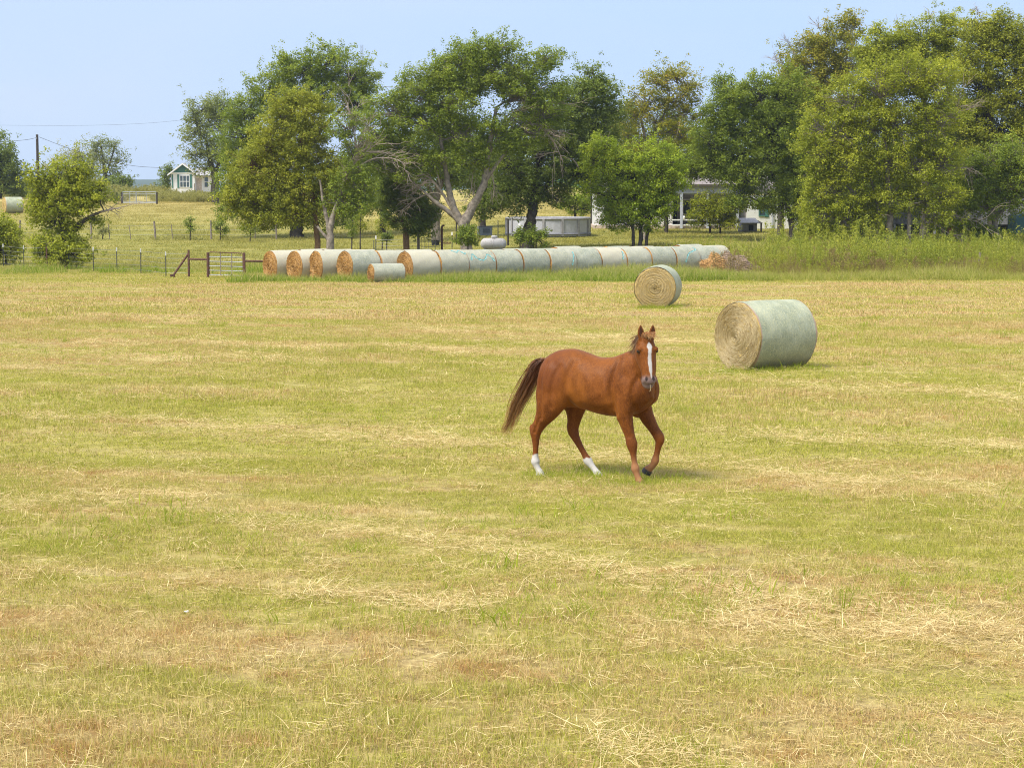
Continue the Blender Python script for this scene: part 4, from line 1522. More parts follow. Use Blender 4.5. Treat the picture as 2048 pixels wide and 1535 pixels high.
    if bare:
        for pl in bare:
            bv, bf, bn = [], [], 0
            rb = pl[0]
            P = cat(np.array([W3(*q) for q in pl[1:]]), 5)
            m = len(P)
            V, F = batch_tubes(P[None], np.array([rb]), np.array([rb * .25]), 6)
            bv.append(V); bf.append(F + bn); bn += len(V)
            L_ = np.linalg.norm(P[-1] - P[0])
            nt = int(5 + L_ * 5)
            s_ = rs.integers(int(m * .25), m, nt)
            T = np.gradient(P, axis=0)[s_]
            T /= np.linalg.norm(T, axis=1)[:, None]
            e = P[s_] + (T * .8 + rs.normal(0, .55, (nt, 3)) + np.array((0, 0, -.1))) * (L_ * .28 * rs.uniform(.4, 1.2, nt))[:, None]
            tw = bez(P[s_], e, .12, 6, rs, .12)
            V, F = batch_tubes(tw, np.full(nt, max(.012, rb * .32)), np.full(nt, .007), 4)
            bv.append(V); bf.append(F + bn); bn += len(V)
            nt2 = nt * 3
            s2 = rs.integers(0, nt, nt2)
            q2 = rs.integers(2, 6, nt2)
            b0 = tw[s2, q2]
            dr = (e - P[s_])[s2]
            e2 = b0 + dr * .45 + rs.normal(0, .16, (nt2, 3)) * L_ * .45 * np.array((1, 1, .8))
            V, F = batch_tubes(bez(b0, e2, .1, 4, rs, .1), np.full(nt2, .011), np.full(nt2, .006), 3)
            bv.append(V); bf.append(F + bn); bn += len(V)
            link('bare_branch', np_mesh('bare_branch', np.concatenate(bv), np.concatenate(bf), BARK['pale'], smooth=True), root)['label'] = 'leafless pale dead branch'
    link('trunk', np_mesh('trunk', np.concatenate(Vs), np.concatenate(Fs), BARK[bark], smooth=True), root)
    link('crown', np_mesh('crown', np.concatenate(LV), np.concatenate(LF), LEAF[leaf], {'tint': np.concatenate(LT)}), root)
    return root


GT = 'farmyard trees behind the stored bales'
# --- left part
tree('tree', 'bushy tree leaning right behind the white-tipped posts, yellowish top and dense green foot', 'tree', 112.5, 130,
     [[(128, 535, .22), (134, 490, .20), (146, 462, .19), (170, 440, .12), (196, 426, .07), (225, 418, .03)], [(132, 500, .18), (128, 460, .16), (122, 420, .10), (120, 380, .06)]],
     [(118, 492, 46, 36, -.5), (140, 508, 44, 28, -.8), (92, 510, 26, 26), (110, 440, 40, 34), (140, 405, 46, 34), (90, 395, 34, 34), (170, 385, 32, 30), (70, 415, 22, 24), (196, 388, 24, 22), (118, 360, 42, 32), (155, 338, 26, 26),
      (80, 355, 26, 22), (195, 440, 14, 8)],
     'bright', 'dark', 1, .20, 28, .72, .5, [(.10, (160, 446), (190, 428), (226, 418), (230, 417))])
tree('bush', 'green bush cut by the left edge of the photo, behind the first white-tipped posts', 'bush', 118, 12,
     [[(12, 535, .09), (12, 500, .07), (14, 470, .04)]], [(8, 500, 34, 34), (24, 470, 20, 26), (-12, 480, 30, 36), (2, 450, 16, 20)], 'bright', 'dark', 2, .18, 30, .8, .45)
tree('tree', 'green tree cut by the left edge of the photo, beyond the far round bale', 'tree', 232, -2, [[(-2, 396, .3), (0, 350, .25), (2, 310, .12)]],
     [(0, 350, 40, 40), (-10, 300, 30, 34), (14, 322, 22, 26), (30, 350, 18, 26), (-30, 340, 30, 50), (30, 372, 26, 20), (-8, 268, 14, 14)], 'deep', 'dark', 3, .34, 26, .75, .9)
tree('tree', 'hazy grey-green tree with feathery twigs on the skyline, right of the utility pole', 'tree', 275, 150, [[(150, 388, .28), (150, 340, .22), (155, 305, .1)]],
     [(140, 335, 42, 36), (165, 310, 28, 26), (120, 345, 26, 30), (185, 335, 26, 34), (100, 350, 22, 24)], 'pale', 'dark', 4, .30, 14, .7, .9)
tree('tree', 'taller half-bare grey tree on the skyline between the utility pole and the far gate', 'tree', 268, 212,
     [[(212, 388, .30), (210, 345, .24), (204, 305, .12), (200, 280, .06)], [(211, 350, .16), (225, 310, .1), (232, 285, .05)]],
     [(200, 285, 24, 20), (226, 292, 20, 22), (238, 322, 20, 22), (210, 320, 28, 26), (222, 350, 24, 20), (190, 300, 14, 24), (236, 350, 12, 14)], 'grey', 'dark', 5, .28, 12, .62, .85, hollow=.2)
tree('bush', 'low dark bush on the skyline just left of the far white gate', 'bush', 262, 234, [[(234, 386, .12), (234, 370, .06)]], [(232, 364, 24, 14), (250, 366, 12, 9), (212, 368, 12, 9)], 'deep', 'dark', 6, .3, 26, .8, .7)
tree('bush', 'dark shrub close against the left wall of the small green-gabled house', 'bush', 292, 330, [[(330, 386, .1), (330, 365, .05)]], [(330, 352, 12, 18), (326, 372, 14, 14), (338, 335, 9, 9)], 'deep', 'dark', 7, .3, 24, .8, .7)
# --- the big group behind the gate
tree('tree', 'open grey-green tree rising over the small green-gabled house', 'tree', 205, 432, [[(432, 404, .42), (430, 360, .36), (420, 320, .22), (412, 280, .12)], [(430, 350, .2), (445, 300, .14), (450, 260, .08)]],
     [(410, 215, 34, 26), (435, 250, 40, 36), (395, 260, 34, 34), (390, 305, 26, 26), (430, 310, 34, 34), (408, 335, 28, 14), (450, 210, 30, 26), (385, 230, 18, 16), (470, 300, 36, 50)], 'grey', 'dark', 8, .26, 22, .72, .80)
tree('tree', 'tall green tree with a broad dark trunk, tallest left of the forked oak', 'tree', 152, 595,
     [[(594, 477, .52), (593, 440, .40), (592, 380, .36), (600, 300, .28), (615, 220, .18), (625, 150, .09)], [(596, 310, .2), (650, 250, .14), (700, 200, .08)], [(592, 340, .2), (540, 280, .14), (500, 230, .07)]],
     [(600, 140, 46, 34), (650, 130, 44, 34), (700, 150, 46, 40), (735, 165, 24, 26), (570, 130, 22, 24), (545, 180, 50, 40), (640, 190, 60, 36), (500, 215, 44, 40), (480, 270, 40, 50), (720, 210, 34, 36), (500, 340, 60, 56), (460, 370, 24, 30),
      (470, 420, 34, 22), (560, 400, 50, 44), (640, 420, 40, 40), (690, 420, 40, 30)], 'green', 'dark', 9, .21, 30, .80, .62)
tree('tree', 'olive-yellow tree with a straight brown trunk just behind the left bale row', 'tree', 119, 634,
     [[(637, 512, .19), (634, 470, .165), (629, 420, .14), (620, 360, .11), (612, 300, .08), (605, 240, .05)], [(628, 415, .08), (580, 350, .06), (540, 310, .04)], [(626, 400, .07), (670, 340, .05), (690, 300, .03)]],
     [(605, 225, 44, 36), (570, 240, 42, 40), (625, 260, 34, 40), (545, 290, 46, 44), (595, 300, 50, 44), (500, 330, 40, 44), (540, 360, 54, 46), (600, 370, 48, 44), (650, 350, 40, 50), (500, 390, 44, 40), (545, 420, 50, 32), (680, 380, 36, 44),
      (600, 425, 44, 26), (470, 400, 26, 30), (510, 440, 34, 18), (575, 200, 22, 16), (630, 205, 18, 18)],
     'olive', 'brown', 10, .165, 34, .95, .50)
tree('tree', 'pale grey forked tree beside the brown trunk, half dead, bare limbs reaching right', 'tree', 117.5, 660,
     [[(661, 512, .24), (660, 480, .21), (661, 455, .19), (668, 425, .13), (680, 390, .09), (690, 350, .05)], [(660, 470, .15), (652, 430, .11), (646, 400, .08), (640, 360, .05)], [(656, 478, .10), (645, 466, .085), (634, 452, .06)]],
     [(700, 350, 36, 40), (730, 370, 26, 34), (680, 400, 34, 30), (720, 410, 30, 22), (690, 250, 30, 30), (715, 290, 26, 28)], 'green', 'grey', 11, .165, 26, .7, .48,
     [(.07, (675, 410), (690, 360), (715, 320), (760, 282)), (.05, (690, 365), (712, 310), (705, 250), (700, 222)), (.05, (700, 345), (745, 318), (790, 318), (810, 330)), (.04, (712, 325), (724, 280), (735, 245))])
tree('tree', 'small dark leafy tree with an orange-brown trunk left of the wooden yard post', 'tree', 124, 812,
     [[(813, 492, .20), (811, 460, .18), (806, 430, .14), (806, 400, .08)]],
     [(806, 405, 40, 30), (840, 415, 34, 32), (780, 395, 28, 26), (830, 440, 30, 22), (800, 370, 36, 24), (785, 440, 12, 14), (862, 430, 18, 20), (840, 460, 26, 12)], 'deep', 'brown', 12, .18, 32, .9, .48)
tree('tree', 'huge oak with a grey forked trunk, domed crown and dead limbs, mid-yard', 'tree', 122, 930,
     [[(932, 497, .40), (930, 465, .34), (928, 445, .32), (950, 405, .24), (970, 360, .20), (975, 310, .17), (985, 260, .13), (992, 215, .09)], [(924, 450, .26), (908, 418, .21), (898, 380, .17), (890, 330, .13), (880, 270, .09)],
      [(922, 446, .18), (900, 425, .15), (872, 405, .12), (850, 385, .07)], [(968, 365, .12), (1000, 320, .09), (1030, 280, .06)]],
     [(965, 100, 34, 24), (1005, 90, 30, 22), (930, 120, 46, 30), (985, 140, 56, 40), (1050, 145, 46, 30), (1100, 115, 30, 20), (880, 150, 50, 36), (830, 180, 46, 36), (1040, 190, 56, 36), (905, 200, 60, 44), (780, 225, 46, 38), (850, 245, 52, 40),
      (755, 275, 40, 34), (810, 295, 46, 34), (740, 320, 30, 24), (1090, 215, 40, 34), (1120, 180, 24, 26), (930, 270, 50, 36), (790, 340, 40, 20), (860, 320, 46, 26), (1000, 260, 44, 30), (1060, 262, 40, 26), (1020, 290, 38, 16), (950, 320, 44, 24), (935, 160, 50, 34)],
     'green', 'grey', 13, .175, 32, .92, .54,
     [(.10, (905, 420), (880, 380), (850, 350), (815, 360)), (.07, (885, 385), (860, 360), (840, 372), (800, 385)), (.06, (880, 370), (870, 335), (850, 320)), (.07, (975, 318), (1003, 262), (1040, 225), (1095, 205)),
      (.05, (1003, 262), (1035, 245), (1080, 250), (1110, 262)), (.05, (965, 325), (948, 340), (942, 380), (935, 400)), (.05, (972, 320), (985, 350), (990, 390)), (.06, (1020, 256), (1070, 250), (1105, 280), (1125, 320)), (.04, (900, 400), (870, 385), (830, 400), (805, 420))],
     GT)
tree('tree', 'thick pale grey trunk with a black tub at its foot, behind the forked oak', 'tree', 143, 872,
     [[(873, 478, .36), (872, 440, .31), (872, 400, .28), (880, 360, .22), (890, 300, .14)], [(872, 405, .18), (850, 360, .13), (830, 320, .08)]],
     [(870, 320, 60, 40), (830, 340, 46, 40), (900, 270, 60, 50), (800, 360, 40, 30), (780, 300, 40, 40), (930, 350, 40, 30)], 'deep', 'grey', 14, .22, 28, .75, .62, group=GT)
tree('tree', 'dark spreading oak with a near-black trunk in front of the grey pool', 'tree', 129, 1060,
     [[(1056, 482, .42), (1060, 450, .33), (1066, 415, .29), (1070, 380, .24), (1078, 330, .17), (1085, 270, .1)], [(1066, 410, .17), (1095, 370, .13), (1130, 330, .09)], [(1066, 400, .16), (1040, 360, .12), (1015, 330, .08)]],
     [(1075, 240, 50, 40), (1130, 230, 46, 40), (1180, 165, 34, 30), (1205, 185, 34, 28), (1160, 200, 46, 36), (1190, 240, 40, 40), (1210, 290, 32, 40), (1140, 290, 56, 44), (1080, 310, 56, 44), (1020, 330, 46, 40), (1100, 360, 56, 34), (1160, 350, 46, 34),
      (1010, 380, 40, 30), (1040, 400, 36, 24), (1110, 395, 40, 16), (985, 410, 24, 18), (960, 415, 26, 22), (1230, 220, 22, 18)], 'deep', 'dark', 15, .185, 30, .85, .55,
     [(.06, (1040, 252), (1075, 262), (1100, 290), (1118, 325), (1108, 345)), (.05, (1000, 350), (1030, 348), (1052, 344)), (.04, (1085, 262), (1115, 280), (1130, 310)), (.06, (1075, 405), (1095, 398), (1125, 404))], GT)
tree('tree', 'thin-crowned tree with bare grey stems and rusty tips, right of the dark oak', 'tree', 138, 1292,
     [[(1290, 470, .22), (1290, 400, .18), (1289, 330, .15), (1288, 270, .10), (1282, 235, .06)], [(1290, 300, .1), (1318, 250, .07), (1345, 190, .04)], [(1290, 285, .09), (1330, 240, .06), (1375, 228, .03)]],
     [(1310, 160, 36, 26), (1350, 150, 38, 22), (1380, 175, 26, 26), (1290, 200, 34, 26), (1340, 200, 40, 28), (1370, 220, 26, 24), (1260, 230, 30, 24), (1310, 240, 40, 28), (1250, 265, 26, 24), (1365, 270, 34, 30), (1280, 285, 34, 24), (1395, 240, 14, 14)],
     'rusty', 'grey', 16, .19, 20, .70, .55, [(.05, (1289, 320), (1305, 275), (1330, 240), (1365, 232)), (.045, (1289, 300), (1285, 255), (1278, 235)), (.05, (1292, 330), (1320, 290), (1355, 250))], GT, hollow=.3)
tree('tree', 'bright lime-green bushy tree with drooping sprays before the white house\'s left end', 'tree', 126, 1275,
     [[(1278, 492, .14), (1282, 470, .12), (1280, 430, .09), (1275, 380, .06)], [(1266, 490, .11), (1266, 455, .09), (1255, 410, .05)], [(1290, 488, .11), (1298, 450, .08), (1305, 400, .05)]],
     [(1255, 350, 46, 36), (1300, 320, 44, 36), (1225, 340, 36, 40), (1330, 360, 42, 34), (1270, 390, 52, 36), (1225, 400, 36, 30), (1320, 400, 38, 28), (1250, 430, 46, 26), (1300, 435, 30, 22), (1205, 290, 26, 22), (1190, 320, 24, 30), (1345, 330, 30, 30), (1225, 445, 26, 14),
      (1185, 375, 22, 12)],
     'lime', 'dark', 17, .165, 28, .85, .45, [(.035, (1230, 345), (1212, 310), (1195, 285))])
tree('tree', 'green tree with a slender leaning dark trunk before the white house\'s right end', 'tree', 136, 1585,
     [[(1584, 476, .24), (1582, 440, .19), (1572, 405, .16), (1555, 370, .13), (1535, 330, .09)], [(1583, 440, .14), (1590, 400, .12), (1592, 350, .09)], [(1578, 412, .07), (1545, 402, .06), (1505, 405, .04), (1470, 418, .02)]],
     [(1470, 200, 44, 36), (1520, 190, 50, 40), (1440, 230, 40, 40), (1490, 250, 52, 40), (1550, 250, 50, 46), (1430, 280, 40, 36), (1480, 300, 50, 36), (1540, 310, 50, 36), (1430, 320, 36, 24), (1590, 320, 40, 40), (1500, 350, 44, 30), (1460, 345, 30, 22), (1570, 370, 34, 24), (1480, 385, 28, 20), (1520, 398, 40, 20), (1562, 408, 28, 24), (1475, 412, 22, 14), (1600, 400, 24, 40),
      (1580, 190, 40, 50), (1445, 165, 18, 16)],
     'green', 'dark', 18, .19, 30, .88, .56, group=GT)
tree('tree', 'small shrubby tree directly in front of the porch of the white house', 'tree', 147, 1420,
     [[(1420, 458, .10), (1420, 430, .08), (1418, 400, .05)], [(1440, 458, .07), (1442, 430, .06), (1446, 405, .03)]], [(1405, 410, 26, 22), (1440, 405, 30, 22), (1425, 430, 34, 22), (1460, 425, 24, 24), (1395, 440, 16, 18), (1450, 445, 26, 12)], 'bright', 'dark', 19, .17, 24, .65, .45)
# --- right-hand wood
tree('tree', 'tall tree at the back of the right-hand wood with rusty bare twigs on top', 'tree', 141, 1650,
     [[(1650, 480, .3), (1652, 400, .26), (1655, 300, .2), (1650, 200, .12), (1640, 120, .06)]],
     [(1620, 100, 34, 34), (1660, 85, 40, 30), (1700, 70, 30, 26), (1590, 140, 30, 34), (1640, 150, 54, 44), (1700, 130, 50, 44), (1600, 200, 44, 44), (1660, 220, 60, 50), (1700, 40, 12, 18), (1585, 175, 28, 30)], 'rusty', 'grey', 20, .2, 28, .85, .58,
     [(.03, (1600, 130), (1585, 100), (1572, 80)), (.03, (1650, 90), (1640, 60), (1636, 48)), (.03, (1690, 70), (1705, 48), (1709, 34)), (.03, (1580, 160), (1560, 130), (1552, 115))], group=GT)
tree('tree', 'yellow-green tree with three pale trunks rising from the weeds, front of the right-hand wood', 'tree', 117, 1780,
     [[(1778, 505, .22), (1778, 470, .20), (1780, 420, .18), (1776, 360, .15), (1770, 290, .11), (1765, 230, .07)], [(1752, 503, .11), (1753, 470, .10), (1756, 420, .08), (1740, 350, .05)], [(1838, 503, .11), (1846, 465, .09), (1850, 420, .08), (1856, 350, .05)], [(1816, 503, .12), (1818, 450, .11), (1822, 400, .08), (1840, 330, .05)]],
     [(1700, 200, 50, 46), (1760, 170, 54, 44), (1820, 160, 54, 44), (1870, 170, 50, 46), (1680, 270, 54, 46), (1740, 250, 56, 46), (1800, 250, 56, 50), (1870, 240, 50, 50), (1640, 310, 40, 44), (1700, 330, 54, 40), (1770, 330, 50, 40), (1830, 330, 46, 40), (1890, 320, 36, 40),
      (1650, 380, 42, 40), (1710, 390, 50, 36), (1780, 390, 50, 30), (1850, 400, 46, 30), (1640, 430, 34, 30), (1690, 440, 40, 28), (1900, 390, 34, 28), (1740, 440, 30, 18), (1880, 440, 34, 16), (1630, 260, 30, 34)],
     'bright', 'grey', 21, .165, 30, .88, .52,
     [(.06, (1850, 300), (1862, 250), (1880, 215), (1892, 195)), (.05, (1850, 310), (1875, 270), (1900, 230), (1915, 212)), (.04, (1890, 345), (1925, 335), (1950, 345)), (.04, (1850, 445), (1890, 430), (1950, 442)), (.05, (1700, 472), (1725, 445), (1745, 430)), (.04, (1868, 445), (1890, 462), (1920, 478))], group=GT)
tree('tree', 'tall olive tree rising behind and above the yellow-green three-trunked tree', 'tree', 134, 1850,
     [[(1850, 482, .3), (1850, 380, .26), (1850, 260, .2), (1845, 150, .12), (1840, 80, .05)]],
     [(1800, 90, 46, 34), (1760, 95, 40, 30), (1850, 80, 46, 36), (1895, 70, 40, 34), (1780, 130, 50, 34), (1850, 130, 50, 40), (1910, 120, 40, 44), (1895, 40, 18, 14), (1740, 120, 34, 34), (1760, 60, 14, 14)], 'bright', 'dark', 22, .19, 30, .88, .56,
     [(.03, (1850, 70), (1858, 45), (1862, 30)), (.03, (1810, 80), (1800, 60), (1795, 50))], group=GT)
tree('tree', 'shaded olive tree filling the upper right corner of the wood', 'tree', 131, 1985,
     [[(1985, 485, .34), (1985, 380, .3), (1980, 260, .22), (1975, 150, .14), (1972, 80, .06)]],
     [(1960, 60, 40, 24), (2000, 60, 44, 30), (1950, 110, 44, 44), (2010, 110, 50, 46), (2050, 90, 44, 50), (1960, 180, 50, 50), (2030, 190, 56, 56), (1940, 240, 44, 50), (2000, 260, 56, 50), (2060, 270, 50, 60), (2030, 340, 50, 40), (1960, 320, 44, 36), (2003, 35, 16, 10), (2090, 180, 50, 80), (2090, 330, 50, 60)],
     'olive', 'dark', 23, .19, 30, .88, .58, [(.03, (1965, 60), (1960, 35), (1955, 20)), (.03, (2010, 60), (2018, 40), (2022, 28))], group=GT)
tree('tree', 'low spreading green tree at the right edge, drooping over the weathered barn', 'tree', 121, 1990,
     [[(1995, 498, .18), (1990, 450, .15), (1975, 400, .12), (1960, 350, .08)], [(1990, 440, .1), (2030, 390, .08), (2050, 340, .05)]],
     [(1940, 340, 44, 34), (1985, 320, 46, 34), (2030, 320, 44, 34), (1930, 385, 36, 24), (1975, 370, 40, 26), (2035, 370, 36, 24), (2060, 330, 40, 40), (1925, 450, 40, 14), (1960, 465, 36, 14), (1995, 478, 34, 14), (1900, 435, 30, 14), (1930, 408, 44, 20), (1980, 418, 46, 22), (2036, 400, 40, 26), (1900, 380, 36, 30)], 'green', 'grey', 24, .175, 28, .82, .5,
     [(.05, (1900, 350), (1925, 335), (1960, 345), (1965, 372)), (.04, (1895, 360), (1930, 378), (1950, 400)), (.04, (1905, 432), (1950, 440), (1985, 455)), (.04, (1875, 448), (1910, 470), (1940, 488))], group=GT)
tree('tree', 'dark leafy tree hiding the roof of the white house over its porch', 'tree', 148, 1330, [[(1332, 464, .16), (1333, 420, .14), (1336, 370, .11), (1345, 320, .07)]],
     [(1350, 300, 52, 44), (1410, 300, 50, 46), (1300, 310, 40, 40), (1330, 345, 44, 26), (1385, 338, 46, 20), (1440, 335, 40, 24), (1320, 380, 26, 24), (1480, 340, 36, 30), (1260, 320, 34, 34), (1350, 250, 36, 30), (1325, 415, 16, 22)], 'green', 'dark', 25, .2, 28, .9, .6, group=GT)
tree('tree', 'shady tree behind the three-trunked tree, its foliage reaching down to the barn', 'tree', 139, 1720, [[(1720, 484, .2), (1722, 420, .17), (1725, 350, .13), (1730, 280, .08)]],
     [(1640, 400, 46, 44), (1700, 420, 50, 40), (1760, 420, 50, 38), (1620, 340, 40, 50), (1680, 350, 50, 46), (1740, 340, 50, 46), (1800, 380, 50, 50), (1860, 370, 46, 46), (1650, 450, 34, 22), (1790, 300, 50, 46), (1850, 290, 46, 46), (1640, 280, 40, 40), (1700, 280, 50, 44), (1905, 300, 40, 60), (1610, 430, 26, 30)], 'deep', 'dark', 27, .2, 28, .85, .62, group=GT)
tree('bush', 'leafy bush right of the leaning dark trunk, among the weeds below the wood', 'bush', 128, 1632, [[(1632, 482, .08), (1634, 455, .06), (1636, 430, .03)]], [(1625, 440, 26, 24), (1650, 445, 26, 22), (1635, 415, 24, 22), (1615, 460, 18, 14), (1660, 462, 20, 14), (1680, 450, 20, 16)], 'bright', 'dark', 28, .165, 28, .85, .45)
tree('tree', 'small round tree standing beyond the pool on the pasture slope', 'tree', 168, 1150, [[(1150, 460, .12), (1150, 430, .1), (1150, 405, .05)]], [(1150, 405, 28, 20), (1168, 415, 22, 20), (1135, 412, 18, 14), (1172, 392, 18, 16)], 'lime', 'dark', 26, .2, 24, .6, .5)
# --- the darker second rank that closes the gaps
for sd, px, dd, lob, lf, lb_ in (
        (40, 765, 156, [(740, 330, 50, 44), (790, 345, 46, 46), (720, 390, 40, 40), (770, 395, 46, 36), (700, 340, 36, 44)], 'green', 'dark leafy tree seen through the dead limbs right of the olive-yellow tree'),
        (41, 965, 160, [(940, 300, 56, 44), (1000, 310, 50, 44), (960, 350, 50, 40), (1020, 360, 46, 36), (905, 340, 40, 40), (985, 390, 36, 22)], 'deep', 'dark leafy tree seen through the fork of the huge oak'),
        (42, 1185, 163, [(1150, 270, 46, 44), (1195, 270, 46, 50), (1230, 300, 44, 44), (1165, 330, 50, 40), (1215, 345, 44, 36), (1245, 240, 30, 36)], 'deep', 'dark leafy tree between the dark oak and the lime-green bushy tree'),
        (43, 1915, 138, [(1900, 240, 50, 50), (1890, 300, 46, 46), (1930, 310, 46, 50), (1880, 360, 44, 40), (1950, 250, 46, 50)], 'deep', 'shaded leafy tree right of the three-trunked tree, before the barn'),
        (44, 1560, 145, [(1560, 250, 50, 50), (1600, 280, 46, 50), (1540, 310, 46, 40), (1590, 350, 46, 40), (1620, 240, 40, 50), (1625, 390, 36, 40), (1555, 200, 40, 40)], 'green', 'leafy tree filling the gap left of the three-trunked tree')):
    tree('tree', lb_, 'tree', dd, px, [[(px, 470, .24), (px + 2, 420, .21), (px, 360, .16), (px + 3, 300, .10)]], lob, lf, 'dark', sd, .22, 28, .85, .66, group=GT)
# --- shrubs
GS = 'saplings along the old fence line'
for i, (px, dd, top, h, w_, mat, lab) in enumerate([
        (380, 149, 432, 40, 12, 'green', 'leafy sapling standing alone by the old wooden fence posts'),
        (440, 148, 440, 36, 20, 'green', 'scruffy bush under the hanging edge of the dark green tree, by the fence'),
        (205, 150, 446, 30, 14, 'pale', 'nearly bare sapling right of the leaning bushy tree'),
        (720, 136, 428, 44, 16, 'olive', 'slim sapling in the yard with its leaves in tiers'),
        (703, 128, 425, 58, 11, 'green', 'thin dark-stemmed sapling between the grey fork and the yard fence'),
        (764, 135, 430, 48, 16, 'olive', 'airy yellowish sapling beside the steel yard post'),
        (773, 129, 462, 24, 12, 'deep', 'round low bush on the lawn beside the orange-brown trunk'),
        (500, 147, 438, 40, 20, 'green', 'drooping sapling hanging over the fence under the olive tree')]):
    b = top + h
    tree('sapling', lab, 'sapling', dd, px, [[(px, b, .045), (px + 1, b - h * .4, .035), (px + 2, top, .015)]],
         [(px + w_ * .1, top + h * .2, w_ * .7, h * .2), (px - w_ * .4, top + h * .45, w_ * .6, h * .18), (px + w_ * .5, top + h * .5, w_ * .6, h * .18), (px, top + h * .68, w_ * .5, h * .16)],
         mat, 'dark', 60 + i, .15, 14, .6, .36, group=GS, twig=.010)
for i, (px, dd, cy, rx, ry, lab) in enumerate([(936, 119.5, 472, 24, 18, 'dense green bush hugging the foot of the forked oak'),
                                              (1072, 123, 474, 22, 16, 'green bush at the foot of the dark oak, right of the white tank'),
                                              (1040, 122, 470, 12, 14, 'narrow green bush left of the dark oak trunk')]):
    tree('bush', lab, 'bush', dd, px, [[(px, cy + ry + 6, .05), (px, cy, .03), (px, cy - ry * .5, .02)]],
         [(px - rx * .4, cy + 2, rx * .6, ry * .8), (px + rx * .4, cy + 3, rx * .6, ry * .7), (px, cy - ry * .4, rx * .6, ry * .6)], 'green', 'dark', 80 + i, .15, 30, .9, .36)

# ------------------------------------------------------------------ weeds
def weed_mesh(name, h, n_st, leaf, seed, mat, spread=.22):
    rs = np.random.default_rng(seed)
    Vs, Fs, Ts, n = [], [], [], 0
    a = np.c_[rs.normal(0, spread, n_st), rs.normal(0, spread, n_st), np.zeros(n_st)]
    hh = h * rs.uniform(.55, 1, n_st)
    e = a + np.c_[rs.normal(0, .16, n_st) * hh, rs.normal(0, .16, n_st) * hh, hh]
    P = bez(a, e, .0, 6, rs, .05)
    V, F = batch_tubes(P, np.full(n_st, .011), np.full(n_st, .004), 3)
    Vs.append(V); Fs.append(F); Ts.append(np.full(len(V), .3)); n += len(V)
    u = rs.uniform(.12, 1.0, (n_st, 11))
    C = np.stack([np.stack([np.interp(u[i], np.linspace(0, 1, 6), P[i, :, k]) for k in range(3)], -1) for i in range(n_st)]).reshape(-1, 3)
    V, F, T_ = leaf_cloud(C, .175 * np.sin(PI * np.clip(u.ravel() * .92 + .05, 0, 1) ** .75) ** .8 + .015, 11, leaf, rs, np.clip(.30 + .22 * u.ravel(), 0, 1), 1.5, .5)
    Vs.append(V); Fs.append(F + n); Ts.append(T_)
    return np_mesh(name, np.concatenate(Vs), np.concatenate(Fs), mat, {'tint': np.concatenate(Ts)})


LEAF['weed'] = leaf_material('weed_leaves', (.24, .26, .028), (.50, .49, .06), (.46, .41, .09))
LEAF['dry'] = leaf_material('dry_weed_leaves', (.21, .135, .06), (.36, .25, .11), (.46, .36, .18))
LEAF['weedg'] = leaf_material('tall_weed_leaves', (.20, .245, .028), (.43, .45, .055), (.36, .36, .08))
wm = [weed_mesh('weed_%d' % i, 1.15, 7, .085, 200 + i, LEAF['weed'], .30) for i in range(4)] + [weed_mesh('weed_%d' % (4 + i), 1.25, 6, .09, 210 + i, LEAF['weedg'], .30) for i in range(3)] \
    + [weed_mesh('weed_7', .9, 9, .07, 220, LEAF['dry'], .3)]
wp = []


def weed_zone(n, pxa, pxb, ya, yb, sa_, sb_, lo=0, hi=7, dry=.06):
    px = R.uniform(pxa, pxb, n)
    y = R.uniform(ya, yb, n)
    x = (px - 1024) / FPX * y * 1.006
    s = R.uniform(sa_, sb_, n) * (1 + .34 * np.sin(px * .047 + 2) * np.sin(y * .8 + px * .019) + .16 * np.sin(px * .13)).clip(.4, 1.6)
    v = np.where(R.uniform(0, 1, n) < dry, 7, R.integers(lo, hi, n))
    wp.append(np.c_[x, y, s, v])


weed_zone(380, 1560, 2150, 101, 113, .5, 1.4)
weed_zone(230, 1500, 2150, 97.5, 103, .35, .9, 0, 4, .22)
weed_zone(230, 1540, 2150, 112, 122, .8, 1.35)
weed_zone(150, 1470, 1620, 102, 114, .65, 1.1)
weed_zone(120, 1330, 1480, 113, 124, .45, .95)
weed_zone(110, 1180, 1400, 116, 124, .28, .55)
weed_zone(120, 1540, 2150, 100, 113, 1.2, 1.95)
weed_zone(70, 1080, 1260, 118, 126, .22, .42)
weed_zone(90, 1440, 2150, 98.5, 108, .7, 1.3, 7, 8, 1.0)
weed_zone(60, 1640, 1900, 99, 104, .6, .9, 7, 8, 1.0)
W_ = np.concatenate(wp)
n = len(W_)
scatter('weeds', np.c_[W_[:, 0], W_[:, 1], ground(W_[:, 0], W_[:, 1]) - .02], np.c_[R.normal(0, .06, n), R.normal(0, .06, n), R.uniform(0, 6.3, n)], np.c_[W_[:, 2], W_[:, 2], W_[:, 2]],
        wm, W_[:, 3], 'tall yellow-green weeds growing thickly along the bank right of the bales')
